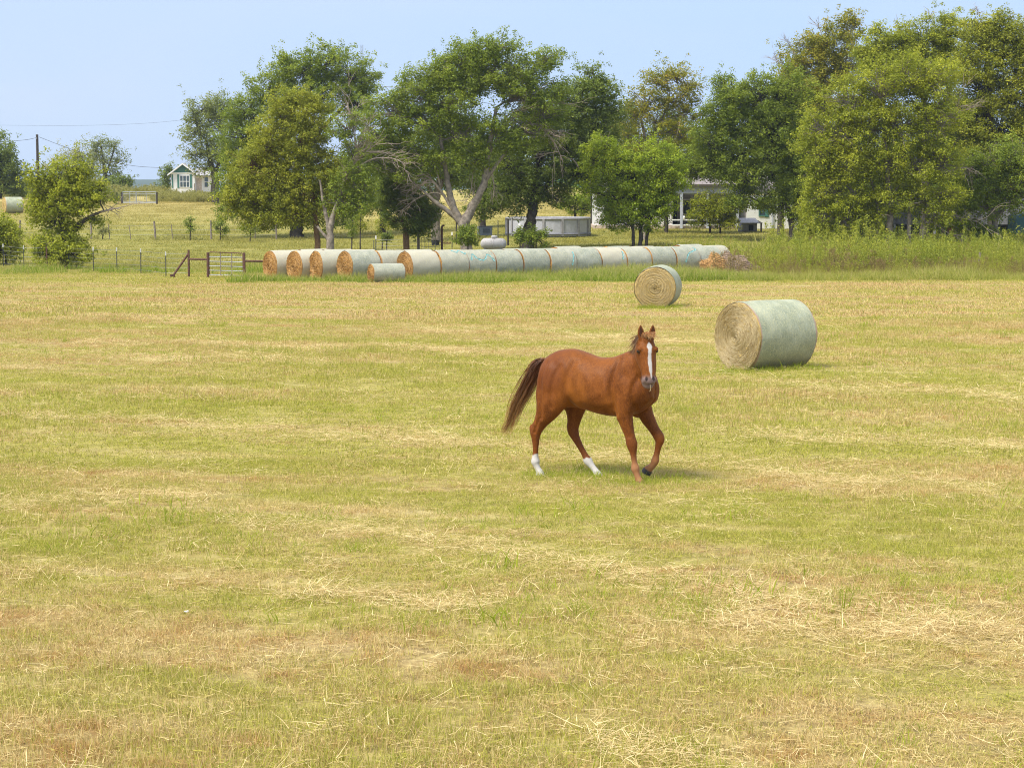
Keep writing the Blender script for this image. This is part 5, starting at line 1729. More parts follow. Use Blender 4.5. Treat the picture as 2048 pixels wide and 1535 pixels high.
# rough growth round the far pasture, the gate and the small house
LEAF['rough'] = leaf_material('rough_pasture_leaves', (.25, .235, .065), (.44, .39, .12), (.52, .44, .17))
wm2 = [weed_mesh('rough_weed_%d' % i, 1.2, 9, .15, 300 + i, LEAF['rough'], .4) for i in range(3)] + [weed_mesh('rough_weed_%d' % (3 + i), 1.3, 9, .17, 310 + i, LEAF['grey'], .4) for i in range(2)]
wp = []
weed_zone(260, 318, 452, 212, 238, .42, .85, 0, 3, 0)
weed_zone(130, 180, 246, 216, 252, .8, 1.4, 0, 5, 0)
weed_zone(120, -30, 200, 236, 262, 1.0, 1.7, 0, 5, 0)
weed_zone(90, 236, 335, 250, 275, .6, 1.1, 0, 3, 0)
weed_zone(50, 60, 640, 148.5, 152, .12, .32, 0, 3, 0)
W_ = np.concatenate(wp)
W_[:, 3] = np.where(W_[:, 3] == 7, 0, W_[:, 3])
n = len(W_)
scatter('rough_weeds', np.c_[W_[:, 0], W_[:, 1], ground(W_[:, 0], W_[:, 1]) - .02], np.c_[np.zeros(n), np.zeros(n), R.uniform(0, 6.3, n)], np.c_[W_[:, 2] * 1.2, W_[:, 2] * 1.2, W_[:, 2]],
        wm2, W_[:, 3], 'rough olive brush along the far pasture edge')
# ------------------------------------------------------------------ fences, houses and yard things
M_steel = simple('galvanised_steel', (.25, .27, .30), .45, .5, .2, 9, (.33, .22, .15), .55)
M_rustpipe = simple('rusty_pipe', (.115, .060, .045), .85, .2, .4, 14)
M_tpost = simple('dark_green_post_paint', (.075, .085, .075), .7, .3, .3, 14, (.16, .08, .05))
M_white = simple('white_paint', (.78, .78, .77), .55, .35, .08, 5, (.60, .57, .52))
M_wire = simple('fence_wire', (.30, .30, .29), .5, .5, .2, 20, None, .6)
M_oldwood = simple('weathered_wood', (.235, .195, .160), .95, .1, .4, 9)
M_darkwood = simple('dark_creosoted_wood', (.065, .055, .048), .95, .1, .4, 7)


def bdir(a, b):
    return np.array(b) - np.array(a)


def post_part(P, r, name, mat, parent, n=7, lean=0.0):
    mb = MB()
    h = P[1]
    b = np.array(P[0], float)
    e = b + np.array((lean * h, 0, h))
    mb.tube([b - np.array((0, 0, .12)), b + (e - b) * .5 + R.normal(0, .006, 3), e], [r * 1.05, r, r * .95], n)
    return mb.build(name, mat, parent, smooth=False)


# steel post fence across the front of the yard
fx = [(7, 533), (48, 537), (138, 538), (187, 541), (234, 543), (282, 546), (332, 552)]
fence = None
pts = []
root0 = place(187, CZ / ((541 - 415) / FPX))
fence = empty('wire_fence', tuple(root0), 0, 'wire fence on thin steel posts with white tips, left of the metal gate', 'fence')
for px, py in fx:
    p = place(px, CZ / ((py - 415) / FPX)) - root0
    h = 1.24 if px < 300 else 1.20
    mb = MB()
    mb.box((p.x, p.y, p.z + h / 2 - .1), (.045, .012, h + .2), .1)
    mb.box((p.x, p.y - .018, p.z + h / 2 - .1), (.012, .036, h + .2), .1)
    po = mb.build('post', M_tpost, fence)
    tb = MB()
    tb.box((p.x, p.y - .008, p.z + h - .085), (.052, .05, .19), .1)
    tb.build('tip', M_white, po)
    pts.append((p.x, p.y, p.z, h))
pr = place(94, CZ / ((538 - 415) / FPX)) - root0
post_part((pr, 1.22), .045, 'pipe_post', M_rustpipe, fence)['label'] = 'rusty pipe post'
for k in range(5):
    hh = .18 + .235 * k
    mb = MB()
    mb.tube([(p[0], p[1], p[2] + hh) for p in pts] + [tuple(np.array(place(376, 99.4) - root0) + np.array((0, 0, hh)))], .0065, 4)
    mb.build('wire', M_wire, fence)

# pipe brace and tube gate
g0 = place(450, 98.6)
gz_ = empty('pipe_brace', tuple(place(378, 99.2)), 0, 'rusty pipe corner brace with a slanting strut, left of the metal gate', 'fence brace')
o_ = np.array(place(378, 99.2))
pA, pB = np.array(place(378, 99.2)) - o_, np.array(place(415, 98.7)) - o_
post_part((pA, 1.30), .055, 'post', M_rustpipe, gz_)
mb = MB(); mb.tube([pA + np.array((-.02, 0, 1.10)), np.array(place(346, 99.2)) - o_ + np.array((0, 0, .06))], .05, 8); mb.build('strut', M_rustpipe, gz_)
mb = MB(); mb.box(tuple(np.array(place(345, 99.2)) - o_ + np.array((0, 0, .05))), (.22, .2, .16), .3); mb.build('foot', M_rustpipe, gz_)
mb = MB(); mb.tube([pA + np.array((0, 0, .86)), pB + np.array((0, 0, .84))], .045, 8); mb.build('rail', M_rustpipe, gz_)

gate = empty('metal_gate', tuple(g0), 0, 'grey tube farm gate with five bars between two rusty pipe posts', 'gate')
o_ = np.array(g0)
a, b = np.array(place(416, 98.7)) - o_, np.array(place(489, 98.2)) - o_
post_part((a, 1.18), .06, 'gate_post', M_rustpipe, gate)
post_part((b, 1.20), .06, 'gate_post', M_rustpipe, gate)
u = (b - a) / np.linalg.norm(b - a)
a2, b2 = a + u * .07, b - u * .07
UZ = np.array((0, 0, 1.0))
mb = MB(); mb.tube([a2 + UZ * .10, a2 + UZ * 1.16, a2 + UZ * 1.20 + u * .05, b2 + UZ * 1.17 - u * .05, b2 + UZ * 1.13, b2 + UZ * .10], .024, 8); mb.build('frame', M_rustpipe, gate)
for z in (.12, .33, .54, .76, .98):
    mb = MB(); mb.tube([a2 + UZ * z, b2 + UZ * (z - .01)], .019, 8); mb.build('bar', M_steel, gate)
for q in (.34, .67):
    c_ = a2 + (b2 - a2) * q - np.array((0, .03, 0))
    mb = MB(); mb.tube([c_ + UZ * .10, c_ + UZ * 1.17], .02, 6); mb.build('upright', M_oldwood, gate)
rl = empty('pipe_rail', tuple(place(505, 98.1)), 0, 'dark pipe rail running from the gate post to the leftmost stored bale', 'rail')
o_ = np.array(place(505, 98.1))
mb = MB(); mb.tube([np.array(place(490, 98.2)) - o_ + UZ * .80, np.array(place(560, 98.6)) - o_ + UZ * .80], .045, 8)
mb.build('rail', M_rustpipe, rl)
post_part((np.array(place(556, 98.6)) - o_, 1.0), .05, 'post', M_rustpipe, rl)

# old wooden post fence further up
o_ = np.array(place(300, 150))
of = empty('old_fence', tuple(o_), 0, 'old fence of grey wooden posts and crooked sticks crossing the upper lawn', 'fence')
wpts = []
for px, d, h, r, ln in ((39, 152, 1.30, .075, .06), (183, 150.5, 1.28, .07, 0), (220, 150, 1.15, .03, -.1), (262, 150, 1.1, .03, -.12), (311, 150, 1.32, .075, -.06), (346, 150, 1.1, .03, -.1), (423, 150, 1.36, .075, -.02), (553, 150, 1.3, .06, 0), (510, 150, 1.1, .035, .05)):
    p = np.array(place(px, d)) - o_
    post_part((p, h), r, 'post' if r > .05 else 'stick', M_oldwood, of, 7, ln)
    wpts.append((px, p))
wpts.sort(key=lambda q: q[0])
for z in (.35, .70, 1.02):
    mb = MB(); mb.tube([p + UZ * z for _, p in wpts], .006, 4); mb.build('wire', M_wire, of)

# yard fence under the oaks
o_ = np.array(place(850, 126))
yf = empty('yard_fence', tuple(o_), 0, 'mesh yard fence with mixed wooden and pipe posts under the oaks behind the bales', 'fence')
yp = []
for px, d, h, r, m, nm in ((752, 126, 1.35, .032, M_tpost, 'steel_post'), (748, 126.3, 1.1, .03, M_tpost, 'steel_post'), (837, 125, 1.95, .085, M_oldwood, 'wooden_post'), (884, 124.5, 1.85, .065, M_rustpipe, 'pipe_post'),
                           (904, 133, 1.05, .03, M_tpost, 'steel_post'), (913, 138, 1.6, .05, M_darkwood, 'wooden_post'), (958, 139, 1.5, .03, M_darkwood, 'wooden_post'), (1016, 133, 1.7, .06, M_darkwood, 'wooden_post'), (996, 140, 1.3, .03, M_tpost, 'steel_post')):
    p = np.array(place(px, d)) - o_
    po = post_part((p, h), r, nm, m, yf)
    if px in (752, 904):
        tb = MB(); tb.box((p[0], p[1], p[2] + h - .07), (.09, .08, .2)); tb.build('tip', M_white, po)
    if px == 884:
        eb = MB(); eb.tube([p + UZ * 1.83, p + UZ * 1.89 + np.array((.05, 0, 0)), p + UZ * 1.90 + np.array((.16, 0, 0))], .06, 8); eb.build('elbow', M_rustpipe, po)
    yp.append(p)
for z in (.15, .35, .55, .75, .95, 1.12):
    mb = MB(); mb.tube([yp[0] + UZ * z, yp[2] + UZ * z, yp[3] + UZ * z], .007, 4); mb.build('wire', M_wire, yf)
ngate = MB()
pa, pb = yp[2], yp[3]
for q in np.linspace(.12, .88, 6):
    c_ = pa + (pb - pa) * q
    ngate.tube([c_ + UZ * .1, c_ + UZ * 1.2], .010, 4)
for z in (.1, .65, 1.2):
    ngate.tube([pa + (pb - pa) * .1 + UZ * z, pa + (pb - pa) * .9 + UZ * z], .014, 4)
ngate.build('mesh_panel', M_wire, yf)

# far double gate
o_ = np.array(place(279, 206))
fg = empty('far_gate', tuple(o_), 0, 'pair of pale tube gates at the top of the far pasture', 'gate')
for pa_, pb_ in ((246, 272), (273.5, 312)):
    A_, B_ = np.array(place(pa_, 206)) - o_, np.array(place(pb_, 206)) - o_
    mb = MB()
    mb.tube([A_ + UZ * .12, A_ + UZ * 1.22, B_ + UZ * 1.22, B_ + UZ * .12, A_ + UZ * .12], .045, 6)
    mb.tube([A_ + UZ * 1.0, B_ + UZ * 1.0], .035, 6)
    mb.tube([A_ + UZ * .25, B_ + UZ * .25], .03, 6)
    c_ = (A_ + B_) / 2
    mb.tube([c_ + UZ * .12, c_ + UZ * 1.22], .035, 6)
    for q in np.linspace(.1, .9, 9):
        mb.tube([A_ + (B_ - A_) * q + UZ * .25, A_ + (B_ - A_) * q + UZ * 1.0], .009, 4)
    mb.build('gate_leaf', simple('pale_gate_paint', (.30, .32, .33), .5, .4, .1), fg)
post_part((np.array(place(244, 206)) - o_, 1.2), .09, 'post', M_darkwood, fg)
post_part((np.array(place(314, 206)) - o_, 1.2), .09, 'post', M_darkwood, fg)

# power line
o_ = np.array(place(77, 232))
top = np.array(at(77, 269, 232)) - o_
up_ = empty('utility_pole', tuple(o_), 0, 'dark wooden utility pole rising from the brush on the left skyline', 'utility pole')
mb = MB(); mb.tube([(0, 0, -.3), (0, 0, top[2] * .5), (0, 0, top[2])], [.17, .155, .135], 10); mb.build('pole', M_darkwood, up_)
mb = MB(); mb.tube([(0, -.16, top[2] - .5), (0, -.28, top[2] - .5), (0, -.28, top[2] - .3)], .045, 6); mb.build('insulator_bracket', M_steel, up_)


def wire(name, pts_px, label, r=.022):
    P = np.array([at(*q) for q in pts_px])
    P = cat(P, 8)
    o = P[0].copy()
    mb = MB()
    mb.tube(P - o, r, 4)
    ob = mb.build(name, M_darkwood, None, tuple(o))
    return tag(ob, label, 'power line')


wire('power_line', [(76, 275, 232), (40, 281, 236), (-60, 288, 250)], 'single wire sagging left from the utility pole', .02)
wire('power_line', [(78, 274, 232), (125, 292, 238), (190, 314, 246), (262, 331, 256), (326, 336, 282)], 'single wire sagging right from the utility pole to the small house', .02)
wire('power_line', [(-60, 250, 330), (160, 251, 330), (300, 246, 330), (420, 234, 330)], 'thin faint wire high across the left sky', .013)
o_ = np.array(place(726, 420))
mt = empty('radio_mast', tuple(o_), 0, 'thin lattice radio mast tip showing above the tall dark green tree', 'mast')
topz = at(726, 90, 420).z - o_[2]
for sx, sy in ((-.22, -.13), (.22, -.13), (0, .25)):
    mb = MB(); mb.tube([(sx, sy, 0), (sx, sy, topz)], .035, 5); mb.build('leg', M_steel, mt)
mb = MB()
zz = np.arange(0, topz - .5, .6)
cs = [(-.22, -.13), (.22, -.13), (0, .25)]
for i, z in enumerate(zz):
    for j in range(3):
        a_1, b_1 = cs[j], cs[(j + 1) % 3]
        mb.tube([(*a_1, z), (*b_1, z + .6)], .016, 3)
mb.build('lattice', M_steel, mt)


# ---------------- buildings
def siding(name, col, step, var=.06, axis=2):
    m, t, out = material(name)
    oc = t.n('ShaderNodeTexCoord').outputs['Object']
    s = t.n('ShaderNodeSeparateXYZ', {0: oc})
    fr = t.math('FRACT', t.math('DIVIDE', s.outputs[axis], step))
    nz = t.noise(oc, 2.5, 5, .65)
    c = t.mix(t.ramp(nz, .3, .7), tuple(c * (1 - var * 2) for c in col), col)
    c = t.mix(t.math('MULTIPLY', t.ramp(nz, .6, .8), .25), c, (.45, .42, .38))
    principled(t, out, c, .65, .25, t.math('ADD', fr, t.math('MULTIPLY', nz, .1)), .8, .03)
    return m


M_side = siding('white_lap_siding', (.82, .82, .82), .18, .03)
M_roofgrey = siding('grey_shingle_roof', (.43, .41, .42), .2, .15)
M_roofpink = siding('pinkish_shingle_roof', (.25, .215, .205), .25, .1)
M_greentrim = simple('dark_green_trim', (.055, .155, .125), .6, .3, .15)
M_glass = bpy.data.materials.new('window_glass')
M_glass.use_nodes = True
_p = M_glass.node_tree.nodes['Principled BSDF']
_p.inputs['Base Color'].default_value = (.05, .075, .085, 1)
_p.inputs['Roughness'].default_value = .06
_p.inputs['Specular IOR Level'].default_value = .8
M_bluegrey = simple('blue_grey_paint', (.42, .44, .50), .6, .3, .1)
M_shade = simple('dark_opening', (.03, .032, .035), .9, .1, .2)


def window(parent, cx, y, z0, w, h, frame_m=M_white, bars=(1, 1)):
    fr = MB()
    t_ = .07
    fr.box((cx, y, z0 + t_ / 2), (w, .10, t_)); fr.box((cx, y, z0 + h - t_ / 2), (w, .10, t_))
    fr.box((cx - w / 2 + t_ / 2, y, z0 + h / 2), (t_, .096, h - 2 * t_)); fr.box((cx + w / 2 - t_ / 2, y, z0 + h / 2), (t_, .096, h - 2 * t_))
    for i in range(bars[0]):
        fr.box((cx - w / 2 + w * (i + 1) / (bars[0] + 1), y, z0 + h / 2), (.07, .08, h - 2 * t_))
    for i in range(bars[1]):
        fr.box((cx, y - .004, z0 + h * (i + 1) / (bars[1] + 1)), (w - 2 * t_, .08, .07))
    f = fr.build('window', frame_m, parent)
    g = MB(); g.box((cx, y + .03, z0 + h / 2), (w - .04, .03, h - .04)); g.build('pane', M_glass, f)
    return f


def roof_slab(parent, name, quad, th, mat):
    """quad: four corners; a slab of thickness th"""
    q = np.array(quad, float)
    n_ = np.cross(q[1] - q[0], q[3] - q[0])
    n_ /= np.linalg.norm(n_)
    if n_[2] < 0: n_ = -n_
    V = np.vstack([q, q - n_ * th])
    mb = MB()
    mb.add(V, [(0, 1, 2, 3), (7, 6, 5, 4), (0, 4, 5, 1), (1, 5, 6, 2), (2, 6, 7, 3), (3, 7, 4, 0)])
    return mb.build(name, mat, parent)


# small house with the green gable, far left
D = 287
k = mpp(D)
o_ = np.array(place(366, D))
o_[2] = at(366, 389, D).z
hs = empty('small_house', tuple(o_), rad(6), 'small white house with a green gable and shuttered window above the far pasture', 'house')
H = lambda py: at(366, py, D).z - o_[2]
eave, apex = H(346.5), H(326)
mb = MB()
mb.prism([(-1.62, 0), (1.62, 0), (1.62, eave), (0, eave + 1.23), (-1.62, eave)], 0, 6.5)
mb.build('wall', M_side, hs)
mb = MB(); mb.prism([(-1.35, eave + .10), (1.35, eave + .10), (0, eave + 1.15)], -.05, -.003); mb.build('gable_panel', M_greentrim, hs)
mb = MB(); mb.box((0, -.04, eave + .02), (3.3, .075, .16)); mb.build('gable_beam', M_white, hs)
for s in (-1, 1):
    roof_slab(hs, 'roof', [(0, -.45, eave + 1.42), (s * 2.05, -.45, eave - .13), (s * 2.05, 6.8, eave - .13), (0, 6.8, eave + 1.42)], .10, M_roofgrey)
    mb = MB(); mb.add([(0, -.50, eave + 1.40), (s * 2.07, -.50, eave - .18), (s * 2.07, -.50, eave - .36), (0, -.50, eave + 1.20), (0, -.453, eave + 1.40), (s * 2.07, -.453, eave - .18), (s * 2.07, -.453, eave - .36), (0, -.453, eave + 1.20)],
                      [(0, 1, 2, 3), (7, 6, 5, 4), (0, 4, 5, 1), (1, 5, 6, 2), (2, 6, 7, 3), (3, 7, 4, 0)]); mb.build('bargeboard', M_white, hs)
window(hs, .25, -.05, H(375), 1.35, H(350.5) - H(375), M_white, (2, 1))
for cx, w_ in ((-.62, .26), (1.10, .30), (-1.42, .20)):
    mb = MB(); mb.box((cx, -.04, (H(376) + H(349)) / 2), (w_, .06, H(349) - H(376))); mb.build('shutter', M_greentrim, hs)
mb = MB(); mb.box((1.60, -.06, H(378)), (.12, .11, 1.5)); mb.build('door_jamb', M_oldwood, hs)
mb = MB(); mb.box((2.95, 3.0, H(352) / 2), (2.66, 3.6, H(352))); mb.build('side_wall', M_side, hs)
roof_slab(hs, 'porch_roof', [(1.75, -.1, H(350.5)), (4.6, .5, H(350.5)), (4.6, 4.2, H(335)), (1.75, 4.2, H(335))], .14, M_roofgrey)
window(hs, 3.15, 1.17, H(375), .62, H(353) - H(375), M_white, (0, 1))
mb = MB(); mb.box((2.15, 1.17, H(386) + 1.0), (.75, .06, 2.0)); mb.build('door', simple('pale_door', (.55, .46, .40), .6), hs)
mb = MB(); mb.tube([(4.35, .6, 0), (4.35, .6, H(351.5))], .07, 8); mb.build('porch_post', M_white, hs)

# white ranch house behind the right-hand trees
D = 158
k = mpp(D)
o_ = np.array(place(1395, D))
wh = empty('white_house', tuple(o_), 0, 'long white house with a grey porch, half hidden behind the lime-green bush', 'house')
HX = lambda px: (px - 1395) * k * 1.003
H = lambda py: at(1395, py, D).z - o_[2]
ev = H(386)
mb = MB(); mb.box(((HX(1190) + HX(1345)) / 2, 3.6, ev / 2), (HX(1345) - HX(1190), 7.2, ev)); mb.build('wall', M_side, wh)
mb = MB(); mb.box(((HX(1488) + HX(1606)) / 2, 2.6, ev / 2 - .1), (HX(1606) - HX(1488), 8.4, ev - .2)); mb.build('wall', M_side, wh)
mb = MB(); mb.box(((HX(1345) + HX(1488)) / 2, 4.2, ev / 2), (HX(1488) - HX(1345) - .01, 4.0, ev - .02)); mb.build('porch_back_wall', simple('shaded_grey_siding', (.30, .30, .31), .8), wh)
mb = MB(); mb.box(((HX(1190) + HX(1606)) / 2, 3.2, .10), (HX(1606) - HX(1190) + .3, 8.8, .30)); mb.build('foundation', simple('pinkish_foundation', (.50, .40, .33), .9), wh)
mb = MB(); mb.box(((HX(1338) + HX(1492)) / 2, -1.5, ev + .32), (HX(1492) - HX(1338), .16, .62)); mb.build('porch_beam', M_bluegrey, wh)
mb = MB(); mb.box(((HX(1338) + HX(1492)) / 2, .35, ev - .05), (HX(1492) - HX(1338) - .1, 3.6, .10)); mb.build('porch_ceiling', M_bluegrey, wh)
roof_slab(wh, 'porch_roof', [(HX(1330), -1.9, ev + .66), (HX(1500), -1.9, ev + .66), (HX(1500), 2.6, H(334)), (HX(1330), 2.6, H(334))], .12, M_roofpink)
for s, (xa, xb) in enumerate(((HX(1180), HX(1616)),)):
    roof_slab(wh, 'roof', [(xa, -.6, ev + .05), (xb, -.6, ev + .05), (xb, 3.6, H(322)), (xa, 3.6, H(322))], .14, M_roofpink)
    roof_slab(wh, 'roof', [(xa, 7.9, ev + .05), (xb, 7.9, ev + .05), (xb, 3.6, H(322)), (xa, 3.6, H(322))], .14, M_roofpink)
for px in (1359.5, 1411, 1470):
    mb = MB(); mb.box((HX(px), -1.5, (ev + .02) / 2 + .02), (.19, .19, ev)); mb.build('porch_post', M_bluegrey, wh)
for z in (H(439), H(449)):
    for xa, xb in ((1341, 1357), (1362, 1409), (1413.5, 1467.5)):
        mb = MB(); mb.box(((HX(xa) + HX(xb)) / 2, -1.5, z), (HX(xb) - HX(xa), .07, .09)); mb.build('railing', M_white, wh)
mb = MB(); mb.box(((HX(1348) + HX(1356)) / 2, 2.17, .25 + 1.0), (.5, .06, 2.0)); mb.build('door', M_shade, wh)
for px, w_ in ((1385, 1.2), (1440, 1.4)):
    window(wh, HX(px), 2.16, 1.0, w_, 1.2, M_white, (1, 0))
for px in (1218, 1318):
    window(wh, HX(px), -.03, .95, .9, 1.25, M_white, (0, 1))
window(wh, HX(1521), -1.64, .95, .75, 1.4, M_greentrim, (0, 1))
mb = MB(); mb.box((HX(1527.5), -1.64, 1.65), (.28, .05, 1.55)); mb.build('shutter', M_greentrim, wh)
mb = MB(); mb.box((HX(1592), -1.64, 1.65), (.40, .05, 1.55)); mb.build('shutter', M_greentrim, wh)
mb = MB(); mb.tube([(HX(1538), -1.75, 0), (HX(1538), -1.75, ev - .2)], .06, 8); mb.build('downpipe', M_bluegrey, wh)

# glimpse of a green roofed shed far behind the oaks
D = 296
o_ = np.array(place(1136, D))
gs = empty('green_shed', tuple(o_), 0, 'green-roofed shed with a white band glimpsed under the dark oak crown', 'shed')
mb = MB(); mb.box((0, 2, .75), (3.9, 4, 1.5)); mb.build('wall', simple('green_sheet_wall', (.10, .30, .22), .6), gs)
mb = MB(); mb.box((0, -.03, 1.62), (4.0, .05, .30)); mb.build('white_band', M_white, gs)
roof_slab(gs, 'roof', [(-2.2, -.3, 1.78), (2.2, -.3, 1.78), (2.2, 2, 2.5), (-2.2, 2, 2.5)], .08, simple('green_sheet_roof', (.09, .27, .20), .5))
roof_slab(gs, 'roof', [(-2.2, 4.3, 1.78), (2.2, 4.3, 1.78), (2.2, 2, 2.5), (-2.2, 2, 2.5)], .08, bpy.data.materials['green_sheet_roof'])

# above-ground pool
D = 144
o_ = np.array(place(1096, D))
pl = empty('swimming_pool', tuple(o_), 0, 'round grey above-ground pool on the lawn behind the white tank', 'pool')
rp, hp_ = 2.9, 1.20
n = 48
ang = np.arange(n) * 2 * PI / n
V = np.concatenate([np.c_[rp * np.cos(ang), rp * np.sin(ang), np.full(n, z)] for z in (0, hp_ - .02)])
F = [(i, (i + 1) % n, n + (i + 1) % n, n + i) for i in range(n)] + [tuple(n + i for i in range(n))]
mb = MB(); mb.add(V, F); mb.build('wall', simple('grey_pool_wall', (.42, .42, .46), .5, .4, .12), pl)
mb = MB(); mb.tube([(rp * math.cos(a), rp * math.sin(a), hp_) for a in np.linspace(0, 2 * PI, 49)], .085, 6); mb.build('rim', simple('grey_pool_rim', (.30, .29, .30), .6), pl)
mb = MB(); mb.tube([((rp + .03) * math.cos(a), (rp + .03) * math.sin(a), .16) for a in np.linspace(0, 2 * PI, 49)], .07, 6); mb.build('base_band', simple('dark_pool_band', (.20, .20, .23), .6), pl)
for i in range(14):
    a = i * 2 * PI / 14 + .1
    mb = MB(); mb.box(((rp + .05) * math.cos(a), (rp + .05) * math.sin(a), hp_ / 2), (.06, .16, hp_ - .05), a); mb.build('upright', bpy.data.materials['grey_pool_rim'], pl)
mb = MB(); mb.box((-1.98, -2.18, .78), (.18, .03, .2), -.73); mb.build('skimmer_cover', M_white, pl)

# gas tank
D = 127.5
o_ = np.array(place(987, D))
gt_ = empty('gas_tank', tuple(o_), rad(-8), 'white rust-stained gas tank on legs between the two oak trunks', 'gas tank')
M_tank = simple('rust_stained_white_tank', (.70, .66, .64), .5, .4, .12, 3, (.36, .22, .15))
sx = np.array([-.80, -.79, -.74, -.66, -.55, -.2, .2, .55, .66, .74, .79, .80])
sr = np.array([.02, .12, .21, .29, .335, .345, .345, .335, .29, .21, .12, .02])
mb = MB(); mb.tube(np.c_[sx, np.zeros(12), np.full(12, .52)], sr, 24); mb.build('tank', M_tank, gt_, smooth=True)
mb = MB(); mb.tube([(.05, 0, .84), (.05, 0, .98), (.05, 0, 1.02), (.05, 0, 1.03)], [.19, .19, .15, .03], 16); mb.build('dome', M_tank, gt_, smooth=True)
for s in (-.5, .5):
    mb = MB(); mb.prism([(-.05, 0), (.05, 0), (.05, .28), (-.05, .28)], -.26, .26); l_ = mb.build('leg', M_steel, gt_); l_.location = (s, 0, -.06)
for s in (-.08, .04):
    mb = MB(); mb.tube([(s, .352 * math.sin(a), .52 + .352 * math.cos(a)) for a in np.linspace(0, 2 * PI, 25)], .012, 5); mb.build('seam_band', M_tank, gt_)

# odds and ends of the yard
def small(name, label, cat_, px, d, parts, rz=0):
    o_ = np.array(place(px, d))
    e = empty(name, tuple(o_), rz, label, cat_)
    for nm, mb, mat in parts:
        mb.build(nm, mat, e)
    return e


M_box = simple('blue_grey_metal', (.24, .27, .31), .5, .4, .15)
small('metal_cabinet', 'low blue-grey metal cabinet with a white end panel on the lawn left of the pool', 'cabinet', 970, 146,
      [('body', MB().box((.05, 0, .36), (.92, .6, .58)), M_box), ('lid', MB().box((.05, 0, .68), (1.0, .68, .06)), simple('dark_metal_lid', (.13, .14, .16), .5)),
       ('end_panel', MB().box((-.475, -.02, .36), (.13, .62, .62)), M_white), ('leg', MB().box((-.3, 0, .04), (.08, .5, .09)), M_box), ('leg', MB().box((.4, 0, .04), (.08, .5, .09)), M_box),
       ('louver', MB().box((.10, -.31, .40), (.5, .02, .30)), simple('dark_metal_louver', (.13, .15, .17), .6))])
tb = MB()
tb.tube([(0, 0, 0), (0, 0, .02), (0, 0, .36), (0, 0, .40), (0, 0, .40), (0, 0, .30)], [.20, .24, .29, .31, .27, .24], 20)
small('black_tub', 'black plastic tub standing before the thick pale grey trunk', 'tub', 871, 138, [('tub', tb, simple('black_plastic', (.022, .022, .025), .55))])
small('rusty_beam', 'rusty red beam lying on the grass right of the pale grey fork', 'beam', 682, 127, [('beam', MB().box((0, 0, .07), (1.0, .18, .09), .06), M_rustpipe), ('block', MB().box((-.35, 0, .013), (.15, .24, .022)), M_oldwood), ('block', MB().box((.35, 0, .013), (.15, .24, .022)), M_oldwood)])
small('rusty_beam', 'short rusty beam lying on the lawn right of the hooked pipe post', 'beam', 894, 139, [('beam', MB().box((0, 0, .08), (.5, .2, .12), -.05), M_rustpipe), ('block', MB().box((0, 0, .012), (.2, .26, .022)), M_oldwood)])
hb = MB(); hb.box((0, 0, .36), (1.15, .9, .56))
dgroot = small('dog_house', 'small grey dog house with a sloping roof before the white house', 'dog house', 1495, 151,
               [('wall', hb, simple('grey_hut_paint', (.30, .29, .33), .7)), ('doorway', MB().box((.12, -.46, .30), (.34, .03, .42)), M_shade), ('floor', MB().box((0, 0, .04), (1.2, .95, .08)), M_oldwood)], .2)  # doorway is a dark panel, its unlit inside put into the colour
roof_slab(dgroot, 'roof', [(-.72, -.60, .66), (.72, -.60, .66), (.62, .15, 1.0), (-.62, .15, 1.0)], .06, simple('grey_hut_roof', (.38, .37, .40), .6))
roof_slab(dgroot, 'roof', [(-.72, .70, .66), (.72, .70, .66), (.62, .15, 1.0), (-.62, .15, 1.0)], .06, bpy.data.materials['grey_hut_roof'])
tp_ = [('roof', MB().prism([(-.42, .60), (.42, .60), (0, .84)], -.36, .36), simple('grey_stand_roof', (.33, .33, .34), .7))]
for sx_ in (-.3, .3):
    for sy_ in (-.27, .27):
        tp_.append(('leg', MB().box((sx_, sy_, .30), (.06, .06, .60)), M_oldwood))
small('feeder_stand', 'little grey roofed stand on four legs right of the dog house', 'stand', 1514, 151.5, tp_)
pp = MB(); pp.tube([(0, 0, 0), (0, 0, .03), (0, 0, .22), (0, 0, .26), (0, 0, .26), (0, 0, .18)], [.13, .15, .19, .21, .18, .16], 16)
small('flower_pot', 'orange clay flower pot by the white house wall under the lime-green bush', 'flower pot', 1296, 153.5, [('pot', pp, simple('orange_clay', (.50, .20, .07), .8)), ('soil', MB().tube([(0, 0, .19), (0, 0, .215)], .16, 14), M_darkwood)])
wp_ = MB(); wp_.tube([(0, 0, 0), (0, 0, .02), (0, 0, .14), (0, 0, .20), (0, 0, .24), (0, 0, .25)], [.06, .09, .12, .09, .06, .07], 14)
e = small('white_jar', 'white jar standing on the porch railing right of the grey post', 'jar', 1367.5, 156.5, [('jar', wp_, M_white), ('lid', MB().tube([(0, 0, .25), (0, 0, .275), (0, 0, .285)], [.075, .075, .02], 12), M_white)])
e.location.z = wh.location.z + (at(1395, 439, 158).z - wh.location.z) + .045
e.location.y = 156.5

